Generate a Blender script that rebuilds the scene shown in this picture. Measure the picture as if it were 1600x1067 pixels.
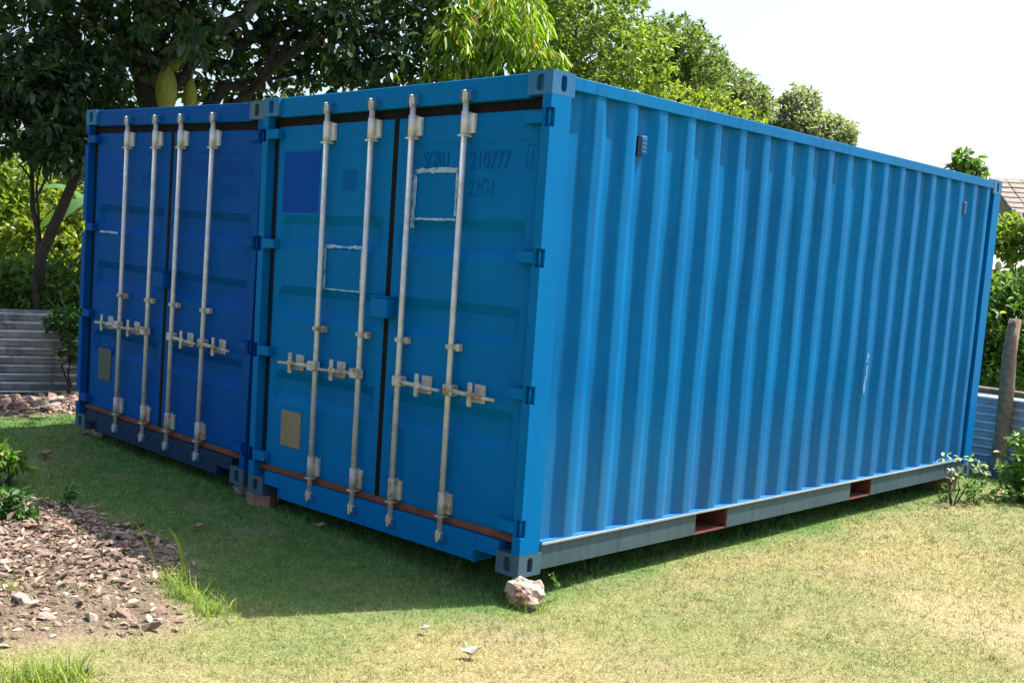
import bpy, bmesh, math, random
import numpy as np
from mathutils import Vector, Matrix, noise as mnoise

for o in list(bpy.data.objects):
    bpy.data.objects.remove(o)
scene = bpy.context.scene
col = scene.collection
rng = np.random.default_rng(7)
random.seed(7)

# ------------------------------------------------------------------ camera
CAM = np.array([3.732, -4.3585, 1.6175])
YAW, PITCH, ROLL, FPX = 0.7970, 0.11371, 0.06051, 1759.6
PW, PH, OX, OY = 1600.0, 1067.0, -126.3, 74.2
fw = np.array([-math.sin(YAW) * math.cos(PITCH), math.cos(YAW) * math.cos(PITCH), -math.sin(PITCH)])
rt = np.cross(fw, [0, 0, 1]); rt /= np.linalg.norm(rt); up = np.cross(rt, fw)
RT = math.cos(ROLL) * rt + math.sin(ROLL) * up
UP = -math.sin(ROLL) * rt + math.cos(ROLL) * up
cam = bpy.data.cameras.new('camera')
cam.sensor_fit = 'HORIZONTAL'; cam.sensor_width = 36.0
cam.lens = FPX / PW * 36.0
cam.shift_x = -OX / PW; cam.shift_y = OY / PW
cam.clip_start = 0.05; cam.clip_end = 2000
camo = bpy.data.objects.new('camera', cam); col.objects.link(camo)
camo.matrix_world = Matrix(((RT[0], UP[0], -fw[0], CAM[0]), (RT[1], UP[1], -fw[1], CAM[1]),
                            (RT[2], UP[2], -fw[2], CAM[2]), (0, 0, 0, 1)))
scene.camera = camo

# ------------------------------------------------------------------ light
SUN_EL, SUN_AZ = math.radians(62.0), math.radians(21.5)      # azimuth from +Y toward +X
world = bpy.data.worlds.new('World'); scene.world = world; world.use_nodes = True
wn = world.node_tree.nodes; wl = world.node_tree.links
sky = wn.new('ShaderNodeTexSky'); sky.sky_type = 'NISHITA'; sky.sun_disc = False
sky.sun_elevation = SUN_EL; sky.sun_rotation = SUN_AZ
sky.air_density = 1.0; sky.dust_density = 4.0; sky.ozone_density = 1.0
wl.new(sky.outputs[0], wn['Background'].inputs[0]); wn['Background'].inputs[1].default_value = 0.128
sd = bpy.data.lights.new('sun', 'SUN'); sd.energy = 5.0; sd.angle = math.radians(0.5); sd.color = (1.0, 0.95, 0.86)
so = bpy.data.objects.new('sun', sd); col.objects.link(so)
sv = Vector((math.sin(SUN_AZ) * math.cos(SUN_EL), math.cos(SUN_AZ) * math.cos(SUN_EL), math.sin(SUN_EL)))
so.rotation_euler = sv.to_track_quat('Z', 'Y').to_euler(); so.location = (0, 0, 30)
scene.view_settings.view_transform = 'Standard'; scene.view_settings.look = 'None'
scene.view_settings.gamma = 1.0; scene.view_settings.use_curve_mapping = False
scene.view_settings.exposure = 1.25

# ------------------------------------------------------------------ helpers
def at(px, py, D):
    """point seen at a photo pixel, D metres away over the ground"""
    d = fw + RT * (px - PW / 2 - OX) / FPX - UP * (py - PH / 2 - OY) / FPX
    return CAM + d * D / math.hypot(d[0], d[1])

def project(P):
    d = np.asarray(P, float) - CAM
    z = d @ fw
    z = np.where(z < 0.01, 0.01, z)
    return PW / 2 + OX + FPX * (d @ RT) / z, PH / 2 + OY - FPX * (d @ UP) / z, d @ fw

_perm = np.random.default_rng(3).random((256, 256))
def vnoise(x, y):
    xi = np.floor(x).astype(int); yi = np.floor(y).astype(int)
    fx = x - xi; fy = y - yi
    fx = fx * fx * (3 - 2 * fx); fy = fy * fy * (3 - 2 * fy)
    g = lambda a, b: _perm[a & 255, b & 255]
    return (g(xi, yi) * (1 - fx) + g(xi + 1, yi) * fx) * (1 - fy) + (g(xi, yi + 1) * (1 - fx) + g(xi + 1, yi + 1) * fx) * fy
def fbm(x, y, s, oct=4):
    x = np.asarray(x, float) / s; y = np.asarray(y, float) / s
    t = 0; a = 0.5
    for k in range(oct):
        t = t + a * vnoise(x + 17.3 * k, y + 9.1 * k); x = x * 2.03; y = y * 2.03; a *= 0.5
    return t / (1 - 0.5 ** oct)
def sstep(a, b, x):
    t = np.clip((np.asarray(x, float) - a) / (b - a), 0, 1); return t * t * (3 - 2 * t)

def mesh_np(name, V, F, attrs=None, smooth=False):
    """V (n,3), F (m,k) arrays -> mesh"""
    me = bpy.data.meshes.new(name)
    V = np.asarray(V, np.float32); F = np.asarray(F, np.int32)
    m, k = F.shape
    me.vertices.add(len(V)); me.vertices.foreach_set('co', V.ravel())
    me.loops.add(m * k); me.loops.foreach_set('vertex_index', F.ravel())
    me.polygons.add(m); me.polygons.foreach_set('loop_start', np.arange(0, m * k, k, dtype=np.int32))
    if smooth:
        me.polygons.foreach_set('use_smooth', np.ones(m, bool))
    for an, av in (attrs or {}).items():
        a = me.attributes.new(an, 'FLOAT', 'POINT'); a.data.foreach_set('value', np.asarray(av, np.float32))
    me.update(calc_edges=True)
    return me

class MB:
    def __init__(s): s.bm = bmesh.new()
    def box(s, x0, x1, y0, y1, z0, z1, bev=0.0, seg=1):
        g = bmesh.ops.create_cube(s.bm, size=1.0)
        vs = g['verts']
        for v in vs:
            v.co = Vector((x0 + (v.co.x + .5) * (x1 - x0), y0 + (v.co.y + .5) * (y1 - y0), z0 + (v.co.z + .5) * (z1 - z0)))
        if bev > 0:
            es = list({e for v in vs for e in v.link_edges})
            bmesh.ops.bevel(s.bm, geom=es, offset=bev, segments=seg, affect='EDGES', profile=0.5)
        return s
    def poly(s, pts, faces):
        vs = [s.bm.verts.new(p) for p in pts]
        for f in faces:
            try: s.bm.faces.new([vs[i] for i in f])
            except ValueError: pass
        return s
    def tube(s, path, radii, n=10, cap=True, wob=0.0):
        path = [Vector(p) for p in path]; rings = []
        t0 = (path[1] - path[0]).normalized()
        a = Vector((0, 0, 1)) if abs(t0.z) < 0.9 else Vector((1, 0, 0))
        for i, p in enumerate(path):
            if i == 0: t = path[1] - p
            elif i == len(path) - 1: t = p - path[i - 1]
            else: t = path[i + 1] - path[i - 1]
            t.normalize(); u = a.cross(t).normalized(); w = t.cross(u); a = w.cross(u) * -1 if False else a
            r = radii[i] if isinstance(radii, (list, tuple)) else radii
            rings.append([s.bm.verts.new(p + (u * math.cos(q) + w * math.sin(q)) * r * (1 + wob * random.uniform(-1, 1)))
                          for q in [2 * math.pi * k / n for k in range(n)]])
        for A, B in zip(rings, rings[1:]):
            for k in range(n):
                f = s.bm.faces.new((A[k], A[(k + 1) % n], B[(k + 1) % n], B[k])); f.smooth = True
        if cap:
            s.bm.faces.new(list(reversed(rings[0]))); s.bm.faces.new(rings[-1])
        return s
    def mesh(s, name):
        bmesh.ops.recalc_face_normals(s.bm, faces=s.bm.faces)
        me = bpy.data.meshes.new(name); s.bm.to_mesh(me); s.bm.free(); return me
    def build(s, name, mat, parent=None):
        return link(name, s.mesh(name), mat, parent)

def link(name, me, mat=None, parent=None):
    o = bpy.data.objects.new(name, me); col.objects.link(o)
    if mat is not None and not me.materials: me.materials.append(mat)
    if parent is not None: o.parent = parent
    return o
def empty(name, loc=(0, 0, 0), rot=(0, 0, 0)):
    o = bpy.data.objects.new(name, None); col.objects.link(o)
    o.location = loc; o.rotation_euler = rot; o.empty_display_size = 0.2; return o
def tag(o, label=None, cat=None, group=None, kind=None):
    if label: o['label'] = label
    if cat: o['category'] = cat
    if group: o['group'] = group
    if kind: o['kind'] = kind
    return o

# ------------------------------------------------------------------ materials
def new_mat(name):
    m = bpy.data.materials.new(name); m.use_nodes = True
    nt = m.node_tree; b = nt.nodes['Principled BSDF']
    return m, nt, b
def N(nt, typ, **kw):
    n = nt.nodes.new(typ)
    for k, v in kw.items(): setattr(n, k, v)
    return n
def noise_node(nt, scale, detail=4, rough=0.55, vec=None):
    n = N(nt, 'ShaderNodeTexNoise'); n.inputs['Scale'].default_value = scale
    n.inputs['Detail'].default_value = detail; n.inputs['Roughness'].default_value = rough
    if vec is not None: nt.links.new(vec, n.inputs['Vector'])
    return n
def ramp(nt, fac, stops):
    r = N(nt, 'ShaderNodeValToRGB')
    while len(r.color_ramp.elements) < len(stops): r.color_ramp.elements.new(0.5)
    for e, (p, c) in zip(r.color_ramp.elements, stops):
        e.position = p; e.color = (*c, 1) if len(c) == 3 else c
    nt.links.new(fac, r.inputs[0]); return r
def mixc(nt, fac, a, b, mode='MIX'):
    m = N(nt, 'ShaderNodeMix', data_type='RGBA', blend_type=mode)
    for sock, v in ((0, fac), (6, a), (7, b)):
        if hasattr(v, 'is_linked') or hasattr(v, 'links'): nt.links.new(v, m.inputs[sock])
        elif sock == 0: m.inputs[0].default_value = v
        else: m.inputs[sock].default_value = (*v, 1)
    return m.outputs[2]
def mapping(nt, scale, src='Object'):
    tc = N(nt, 'ShaderNodeTexCoord'); mp = N(nt, 'ShaderNodeMapping'); mp.inputs['Scale'].default_value = scale
    nt.links.new(tc.outputs[src], mp.inputs['Vector']); return mp.outputs[0]
def bump(nt, b, h, strength, dist=0.01):
    bp = N(nt, 'ShaderNodeBump'); bp.inputs['Strength'].default_value = strength; bp.inputs['Distance'].default_value = dist
    nt.links.new(h, bp.inputs['Height']); nt.links.new(bp.outputs[0], b.inputs['Normal'])

def paint(name, base, fade, rough=0.42, rust=0.0, rustcol=(0.13, 0.045, 0.02), dirt=0.25, spec=0.5, dust=0.0):
    m, nt, b = new_mat(name)
    v = mapping(nt, (1, 1, 1)); vs = mapping(nt, (9, 9, 0.55))
    n1 = noise_node(nt, 1.3, 5, 0.6, v); n2 = noise_node(nt, 2.0, 4, 0.6, vs); n3 = noise_node(nt, 28, 5, 0.65, v)
    f1 = ramp(nt, n1.outputs[0], [(0.3, (0, 0, 0)), (0.72, (1, 1, 1))])
    c = mixc(nt, f1.outputs[0], base, fade)
    f2 = ramp(nt, n2.outputs[0], [(0.5, (0, 0, 0)), (0.8, (dirt,) * 3)])
    c = mixc(nt, f2.outputs[0], c, (base[0] * 0.55 + 0.003, base[1] * 0.55 + 0.008, base[2] * 0.55 + 0.008))
    # chalky specks
    f3 = ramp(nt, n3.outputs[0], [(0.66, (0, 0, 0)), (0.75, (0.35,) * 3)])
    c = mixc(nt, f3.outputs[0], c, (fade[0] + 0.03, fade[1] + 0.05, fade[2] + 0.05))
    # a few rust pin-pricks with short runs below them
    vr = mapping(nt, (30, 30, 6)); n5 = noise_node(nt, 1.0, 3, 0.6, vr)
    f5 = ramp(nt, n5.outputs[0], [(0.735, (0, 0, 0)), (0.77, (0.7,) * 3)])
    c = mixc(nt, f5.outputs[0], c, (0.10, 0.05, 0.03))
    if dust > 0:      # splashed dust on the lowest half metre
        sx = N(nt, 'ShaderNodeSeparateXYZ'); tc = N(nt, 'ShaderNodeTexCoord'); nt.links.new(tc.outputs['Object'], sx.inputs[0])
        mr = N(nt, 'ShaderNodeMapRange'); mr.inputs['From Min'].default_value = 0.95; mr.inputs['From Max'].default_value = 0.1
        nt.links.new(sx.outputs[2], mr.inputs[0])
        mm = N(nt, 'ShaderNodeMath', operation='MULTIPLY'); nt.links.new(mr.outputs[0], mm.inputs[0]); nt.links.new(n2.outputs[0], mm.inputs[1])
        m2 = N(nt, 'ShaderNodeMath', operation='MULTIPLY'); nt.links.new(mm.outputs[0], m2.inputs[0]); m2.inputs[1].default_value = dust
        c = mixc(nt, m2.outputs[0], c, (0.16, 0.235, 0.25))
    if rust > 0:
        n4 = noise_node(nt, 9, 6, 0.7, v)
        f4 = ramp(nt, n4.outputs[0], [(0.72 - 0.25 * rust, (0, 0, 0)), (0.78 - 0.25 * rust, (1, 1, 1))])
        c = mixc(nt, f4.outputs[0], c, rustcol)
    nt.links.new(c, b.inputs['Base Color'])
    rr = ramp(nt, n1.outputs[0], [(0.25, (rough - 0.07,) * 3), (0.75, (rough + 0.12,) * 3)])
    nt.links.new(rr.outputs[0], b.inputs['Roughness'])
    b.inputs['Specular IOR Level'].default_value = spec
    bump(nt, b, n3.outputs[0], 0.06, 0.004)
    return m
def plain(name, c1, c2, scale=20, rough=0.6, metal=0.0, bmp=0.2, dist=0.005, spots=None):
    m, nt, b = new_mat(name); v = mapping(nt, (1, 1, 1))
    n = noise_node(nt, scale, 6, 0.62, v)
    r = ramp(nt, n.outputs[0], [(0.3, c1), (0.7, c2)])
    c = r.outputs[0]
    if spots:
        n2 = noise_node(nt, scale * 0.37, 5, 0.7, v)
        f = ramp(nt, n2.outputs[0], [(0.52, (0, 0, 0)), (0.62, (1, 1, 1))]); c = mixc(nt, f.outputs[0], c, spots)
    nt.links.new(c, b.inputs['Base Color'])
    b.inputs['Roughness'].default_value = rough; b.inputs['Metallic'].default_value = metal
    bump(nt, b, n.outputs[0], bmp, dist); return m

def leafmat(name, c1, c2, trans=0.4, tcol=None, rough=0.42, spec=0.35, yellow=None):
    m, nt, b = new_mat(name)
    a = N(nt, 'ShaderNodeAttribute', attribute_name='var')
    st = [(0.0, c1), (0.8, c2)]
    if yellow: st.append((0.97, yellow))
    r = ramp(nt, a.outputs['Fac'], st)
    nt.links.new(r.outputs[0], b.inputs['Base Color'])
    b.inputs['Roughness'].default_value = rough; b.inputs['Specular IOR Level'].default_value = spec
    t = N(nt, 'ShaderNodeBsdfTranslucent')
    k = tcol or (1.5, 1.7, 0.6)
    tc = mixc(nt, 1.0, r.outputs[0], k, 'MULTIPLY'); nt.links.new(tc, t.inputs[0])
    mx = N(nt, 'ShaderNodeMixShader'); mx.inputs[0].default_value = trans
    out = nt.nodes['Material Output']
    nt.links.new(b.outputs[0], mx.inputs[1]); nt.links.new(t.outputs[0], mx.inputs[2]); nt.links.new(mx.outputs[0], out.inputs[0])
    return m

M = {}
M['blue'] = paint('blue_paint', (0.0, 0.117, 0.335), (0.0, 0.148, 0.375), 0.46, spec=0.05)
M['blue_side'] = paint('blue_side_paint', (0.0, 0.110, 0.315), (0.0, 0.146, 0.362), 0.40, dirt=0.75, spec=0.06, dust=0.3)
M['blue_deep'] = paint('deep_blue_paint', (0.0, 0.056, 0.255), (0.0, 0.076, 0.300), 0.46, spec=0.05)  # deeper blue for the left container's doors and body
M['blue_patch'] = paint('overpainted_blue', (0.0, 0.052, 0.290), (0.0, 0.062, 0.315), 0.46, dirt=0.05, spec=0.05)
M['blue_ghost'] = paint('ghost_blue', (0.0, 0.082, 0.280), (0.0, 0.094, 0.300), 0.5, dirt=0.0, spec=0.05)
M['blue_ghost_deep'] = paint('ghost_deep_blue', (0.0, 0.046, 0.225), (0.0, 0.056, 0.245), 0.5, dirt=0.0, spec=0.05)
M['rail'] = paint('grey_blue_rail_paint', (0.040, 0.080, 0.100), (0.070, 0.110, 0.128), 0.5, dirt=0.9, rust=0.14, spec=0.2)
M['casting'] = paint('worn_casting_paint', (0.004, 0.105, 0.290), (0.040, 0.150, 0.280), 0.5, spec=0.2, rust=0.10, rustcol=(0.16, 0.13, 0.10))
M['casting_grey'] = paint('grey_casting_paint', (0.018, 0.075, 0.120), (0.070, 0.115, 0.145), 0.55, rust=0.26, rustcol=(0.22, 0.12, 0.07))
M['lip'] = paint('worn_pale_lip', (0.22, 0.28, 0.30), (0.36, 0.40, 0.40), 0.55, spec=0.3)
M['sill_shade'] = paint('shade_dark_sill', (0.003, 0.020, 0.058), (0.008, 0.032, 0.075), 0.6, rust=0.15, spec=0.2)  # near-black tone paints in the shade on the sill, with rust specks
M['vent_shade_dark'] = paint('dark_vent_and_shade', (0.003, 0.008, 0.02), (0.006, 0.012, 0.03), 0.6, spec=0.2)
M['rust'] = plain('rusty_brown', (0.085, 0.022, 0.010), (0.20, 0.055, 0.022), 14, 0.8, 0, 0.4)
M['red_primer'] = plain('red_primer', (0.085, 0.018, 0.012), (0.15, 0.034, 0.022), 9, 0.75)
M['gasket'] = plain('black_rubber', (0.004, 0.004, 0.004), (0.011, 0.008, 0.006), 10, 0.7)
M['gasket'].node_tree.nodes['Principled BSDF'].inputs['Specular IOR Level'].default_value = 0.1
M['zinc'] = plain('galvanised_steel', (0.46, 0.47, 0.46), (0.66, 0.66, 0.64), 26, 0.45, 0.25, 0.15, 0.003, spots=(0.46, 0.45, 0.41))
M['zinc_worn'] = plain('worn_galvanised_steel', (0.32, 0.31, 0.28), (0.54, 0.52, 0.46), 30, 0.6, 0.2, 0.2, 0.003, spots=(0.27, 0.17, 0.09))
M['dark'] = plain('dark_underside', (0.02, 0.02, 0.02), (0.05, 0.035, 0.03), 6, 0.9)
M['plate'] = plain('brown_plate', (0.16, 0.125, 0.075), (0.24, 0.19, 0.12), 30, 0.55)
M['plate_dark'] = plain('dull_plate', (0.035, 0.05, 0.06), (0.06, 0.07, 0.07), 30, 0.55)
M['tape'] = plain('tape_residue', (0.15, 0.30, 0.43), (0.38, 0.50, 0.58), 60, 0.8, spots=(0.06, 0.20, 0.40))
M['scuff'] = plain('scuffed_paint', (0.03, 0.17, 0.37), (0.20, 0.36, 0.47), 45, 0.8, spots=(0.01, 0.14, 0.35))
M['bark'] = plain('bark', (0.022, 0.017, 0.012), (0.060, 0.045, 0.030), 14, 0.95, 0, 0.8, 0.02)
M['bark_grey'] = plain('grey_bark', (0.08, 0.068, 0.052), (0.19, 0.16, 0.125), 12, 0.95, 0, 0.8, 0.02)
M['post'] = plain('weathered_timber', (0.10, 0.068, 0.045), (0.24, 0.18, 0.135), 18, 0.9, 0, 0.7, 0.01)
M['stone'] = plain('white_brown_stone', (0.22, 0.15, 0.11), (0.52, 0.44, 0.36), 9, 0.9, 0, 0.8, 0.02, spots=(0.20, 0.10, 0.065))
M['brick'] = plain('brick_block', (0.17, 0.085, 0.055), (0.32, 0.20, 0.14), 14, 0.9, 0, 0.6, 0.01)
M['wood_block'] = plain('wood_block', (0.16, 0.08, 0.045), (0.30, 0.17, 0.10), 16, 0.9, 0, 0.6, 0.01)
for i, (a, b_) in enumerate((((0.16, 0.11, 0.085), (0.34, 0.25, 0.20)), ((0.19, 0.11, 0.085), (0.34, 0.22, 0.175)),
                             ((0.24, 0.185, 0.155), (0.44, 0.36, 0.31)), ((0.12, 0.085, 0.065), (0.24, 0.18, 0.14)))):
    M['rub%d' % i] = plain('rubble_%d' % i, a, b_, 22, 0.92, 0, 0.7, 0.012)
M['sheet'] = plain('galvanised_sheet', (0.38, 0.41, 0.43), (0.62, 0.65, 0.67), 7, 0.30, 0.85, 0.1, 0.004, spots=(0.24, 0.24, 0.24))
M['sheet_blue'] = plain('bluish_sheet', (0.30, 0.38, 0.46), (0.50, 0.57, 0.64), 7, 0.42, 0.45, 0.1, 0.004)
M['tin_roof'] = plain('pale_tin_roof', (0.42, 0.40, 0.37), (0.60, 0.57, 0.53), 5, 0.6, 0.1)
M['rooftile'] = plain('roof_tile', (0.10, 0.082, 0.068), (0.22, 0.185, 0.155), 9, 0.85, 0, 0.4)
M['wallpaint'] = plain('cream_render', (0.55, 0.52, 0.46), (0.68, 0.65, 0.58), 3, 0.85)
M['glass'] = plain('dark_glass', (0.02, 0.025, 0.03), (0.03, 0.035, 0.04), 2, 0.1, 0, 0.0)
M['frame'] = plain('brown_frame', (0.09, 0.05, 0.03), (0.14, 0.08, 0.05), 12, 0.6)
M['teal'] = paint('teal_paint', (0.03, 0.10, 0.105), (0.05, 0.13, 0.13), 0.6)
M['deadleaf'] = plain('pale_dead_leaf', (0.30, 0.27, 0.20), (0.52, 0.48, 0.38), 40, 0.7)
M['brownleaf'] = plain('brown_dead_leaf', (0.15, 0.085, 0.04), (0.27, 0.17, 0.09), 40, 0.7)
M['fruit'] = plain('jackfruit_skin', (0.16, 0.18, 0.018), (0.34, 0.34, 0.04), 40, 0.6, 0, 1.0, 0.02)
M['jack'] = leafmat('jackfruit_leaf', (0.018, 0.045, 0.018), (0.045, 0.095, 0.030), 0.22, rough=0.35, spec=0.5, yellow=(0.16, 0.15, 0.02))
M['slim'] = leafmat('slim_tree_leaf', (0.020, 0.045, 0.020), (0.045, 0.090, 0.035), 0.22, rough=0.38)
M['mango'] = leafmat('mango_leaf', (0.085, 0.17, 0.018), (0.25, 0.34, 0.030), 0.5, rough=0.4, yellow=(0.36, 0.22, 0.07))
M['light'] = leafmat('light_green_leaf', (0.085, 0.135, 0.026), (0.20, 0.26, 0.050), 0.45)
M['mid'] = leafmat('mid_green_leaf', (0.065, 0.110, 0.036), (0.16, 0.21, 0.070), 0.4)
M['grey'] = leafmat('grey_green_leaf', (0.105, 0.135, 0.085), (0.20, 0.235, 0.14), 0.42)
M['far'] = leafmat('hazy_far_leaf', (0.16, 0.185, 0.14), (0.26, 0.285, 0.205), 0.45)  # pale tone puts distance haze into the leaf colour
M['yellowbush'] = leafmat('yellow_bush_leaf', (0.12, 0.17, 0.022), (0.24, 0.28, 0.040), 0.4)
M['shrub'] = leafmat('shrub_leaf', (0.045, 0.105, 0.022), (0.11, 0.20, 0.040), 0.4, yellow=(0.28, 0.27, 0.05))
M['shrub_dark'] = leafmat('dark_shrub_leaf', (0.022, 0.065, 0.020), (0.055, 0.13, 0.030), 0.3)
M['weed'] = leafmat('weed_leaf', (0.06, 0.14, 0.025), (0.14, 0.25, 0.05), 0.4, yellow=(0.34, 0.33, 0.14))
M['pale'] = leafmat('pale_leaf', (0.30, 0.34, 0.20), (0.46, 0.48, 0.32), 0.3)
M['litter'] = leafmat('dry_leaf_litter', (0.09, 0.055, 0.035), (0.36, 0.27, 0.21), 0.15, (1.1, 1.0, 0.8), yellow=(0.52, 0.44, 0.37))
M['banana'] = leafmat('banana_leaf', (0.05, 0.12, 0.04), (0.10, 0.20, 0.07), 0.35)
M['tallgrass'] = leafmat('tall_grass_blade', (0.085, 0.16, 0.025), (0.24, 0.30, 0.06), 0.45, yellow=(0.45, 0.45, 0.18))

def grassmat():
    m, nt, b = new_mat('lawn_blades')
    a = N(nt, 'ShaderNodeAttribute', attribute_name='var'); d = N(nt, 'ShaderNodeAttribute', attribute_name='dry_shade')
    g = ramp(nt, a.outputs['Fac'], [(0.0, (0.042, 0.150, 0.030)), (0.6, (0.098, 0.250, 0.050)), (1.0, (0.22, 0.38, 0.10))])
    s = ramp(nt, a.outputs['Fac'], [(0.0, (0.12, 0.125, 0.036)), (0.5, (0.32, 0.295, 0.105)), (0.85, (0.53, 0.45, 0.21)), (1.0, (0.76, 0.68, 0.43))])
    c = mixc(nt, d.outputs['Fac'], g.outputs[0], s.outputs[0])  # green end also carries the shade tone beside the containers
    nt.links.new(c, b.inputs['Base Color']); b.inputs['Roughness'].default_value = 0.6
    b.inputs['Specular IOR Level'].default_value = 0.25
    t = N(nt, 'ShaderNodeBsdfTranslucent'); nt.links.new(c, t.inputs[0])
    mx = N(nt, 'ShaderNodeMixShader'); mx.inputs[0].default_value = 0.3
    nt.links.new(b.outputs[0], mx.inputs[1]); nt.links.new(t.outputs[0], mx.inputs[2])
    nt.links.new(mx.outputs[0], nt.nodes['Material Output'].inputs[0])
    return m
M['grass'] = grassmat()

def groundmat():
    m, nt, b = new_mat('lawn_ground')
    v = mapping(nt, (1, 1, 1)); n1 = noise_node(nt, 60, 6, 0.7, v); n2 = noise_node(nt, 3.0, 5, 0.6, v); n3 = noise_node(nt, 220, 3, 0.7, v)
    d = N(nt, 'ShaderNodeAttribute', attribute_name='dry_shade'); r = N(nt, 'ShaderNodeAttribute', attribute_name='bare')
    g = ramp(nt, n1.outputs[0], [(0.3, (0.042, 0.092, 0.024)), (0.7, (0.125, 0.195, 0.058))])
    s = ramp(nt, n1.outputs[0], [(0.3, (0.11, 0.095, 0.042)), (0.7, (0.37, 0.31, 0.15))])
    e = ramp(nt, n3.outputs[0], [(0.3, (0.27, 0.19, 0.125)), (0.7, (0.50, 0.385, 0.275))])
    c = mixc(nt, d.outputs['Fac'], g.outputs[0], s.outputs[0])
    c = mixc(nt, r.outputs['Fac'], c, e.outputs[0])
    q = N(nt, 'ShaderNodeAttribute', attribute_name='rub')
    k = ramp(nt, n1.outputs[0], [(0.35, (0.050, 0.036, 0.027)), (0.65, (0.22, 0.165, 0.125))])
    c = mixc(nt, q.outputs['Fac'], c, k.outputs[0])
    nt.links.new(c, b.inputs['Base Color']); b.inputs['Roughness'].default_value = 0.95
    b.inputs['Specular IOR Level'].default_value = 0.1
    bump(nt, b, n1.outputs[0], 0.6, 0.02); return m
M['ground'] = groundmat()

# ------------------------------------------------------------------ ground
RUB = [(-1.85, -1.50, 0.95, 0.60), (-2.55, -1.55, 0.8, 0.55), (-1.25, -1.85, 0.75, 0.5), (-1.35, -2.25, 0.75, 0.45)]      # x, y, rx, ry of the spread rubble
def rubmask(x, y):
    t = 0
    for cx, cy, rx, ry in RUB:
        t = np.maximum(t, 1 - np.hypot((x - cx) / rx, (y - cy) / ry))
    t = t + 0.35 * (fbm(x, y, 0.35, 3) - 0.5)
    return sstep(0.0, 0.28, t)
def farrub(x, y):
    return sstep(0.0, 0.6, 1 - np.hypot((x + 6.95) / 1.15, (y - 0.55) / 1.9))
def gh(x, y):
    x = np.asarray(x, float); y = np.asarray(y, float)
    h = -0.13 + 0.03 * (fbm(x, y, 1.7, 3) - 0.5) + 0.015 * (fbm(x + 40, y, 0.5, 2) - 0.5)
    h = h + 0.019 * np.clip(-x, 0, 2.4) + 0.030 * np.clip(-2.4 - x, 0, 3.0)
    h = h - 0.14 * sstep(-5.3, -8.0, x)
    h = h + (0.012 + 0.05 * (fbm(x + 5, y + 2, 0.16, 3) - 0.4)) * rubmask(x, y) + 0.05 * farrub(x, y)
    return h
def bare_f(x, y):
    n = fbm(x + 9, y + 4, 0.5, 4)
    a = sstep(0.0, 0.45, 1 - np.hypot((x - 1.62) / 0.55, (y - 1.95) / 0.75) + 0.9 * (n - 0.5))
    b = sstep(0.68, 0.80, fbm(x + 3, y - 8, 0.6, 4)) * 0.6 * sstep(-0.2, 0.5, x)
    return np.clip(np.maximum.reduce([0.30 * a, b * 0.25, 0.85 * rubmask(x, y), 0.9 * farrub(x, y)]), 0, 1)
def dry_shade_f(x, y):
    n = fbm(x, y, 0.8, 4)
    base = sstep(-1.25, 0.1, x * 0.55 - y * 0.55 - 1.05)          # drier on open lawn; green side also has the container shade painted in
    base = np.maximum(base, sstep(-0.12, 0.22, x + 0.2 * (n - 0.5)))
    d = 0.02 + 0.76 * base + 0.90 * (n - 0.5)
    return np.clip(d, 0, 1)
fine = 0.11
gx = np.concatenate([-np.geomspace(600, 15.0, 26), np.arange(-14.5, 8.0, fine), np.geomspace(8.1, 600, 26)])
gy = np.concatenate([-np.geomspace(600, 7.0, 26), np.arange(-6.8, 16.0, fine), np.geomspace(16.2, 600, 26)])
X, Y = np.meshgrid(gx, gy, indexing='ij')
V = np.stack([X, Y, gh(X, Y)], -1).reshape(-1, 3)
nx, ny = len(gx), len(gy)
I = np.arange(nx * ny).reshape(nx, ny)
F = np.stack([I[:-1, :-1], I[1:, :-1], I[1:, 1:], I[:-1, 1:]], -1).reshape(-1, 4)
me = mesh_np('ground', V, F, {'dry_shade': dry_shade_f(V[:, 0], V[:, 1]), 'bare': bare_f(V[:, 0], V[:, 1]), 'rub': np.clip(np.maximum(rubmask(V[:, 0], V[:, 1]), farrub(V[:, 0], V[:, 1]) * 1.6), 0, 1)}, smooth=True)
tag(link('ground', me, M['ground']), kind='structure')

# ------------------------------------------------------------------ shipping containers
CW, CL, CH = 2.438, 6.058, 2.591
def DX(x): return x - 0.0115 * (3.73 - x)
def DZ(z): return z + (z - 1.617) * 0.0115

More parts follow.
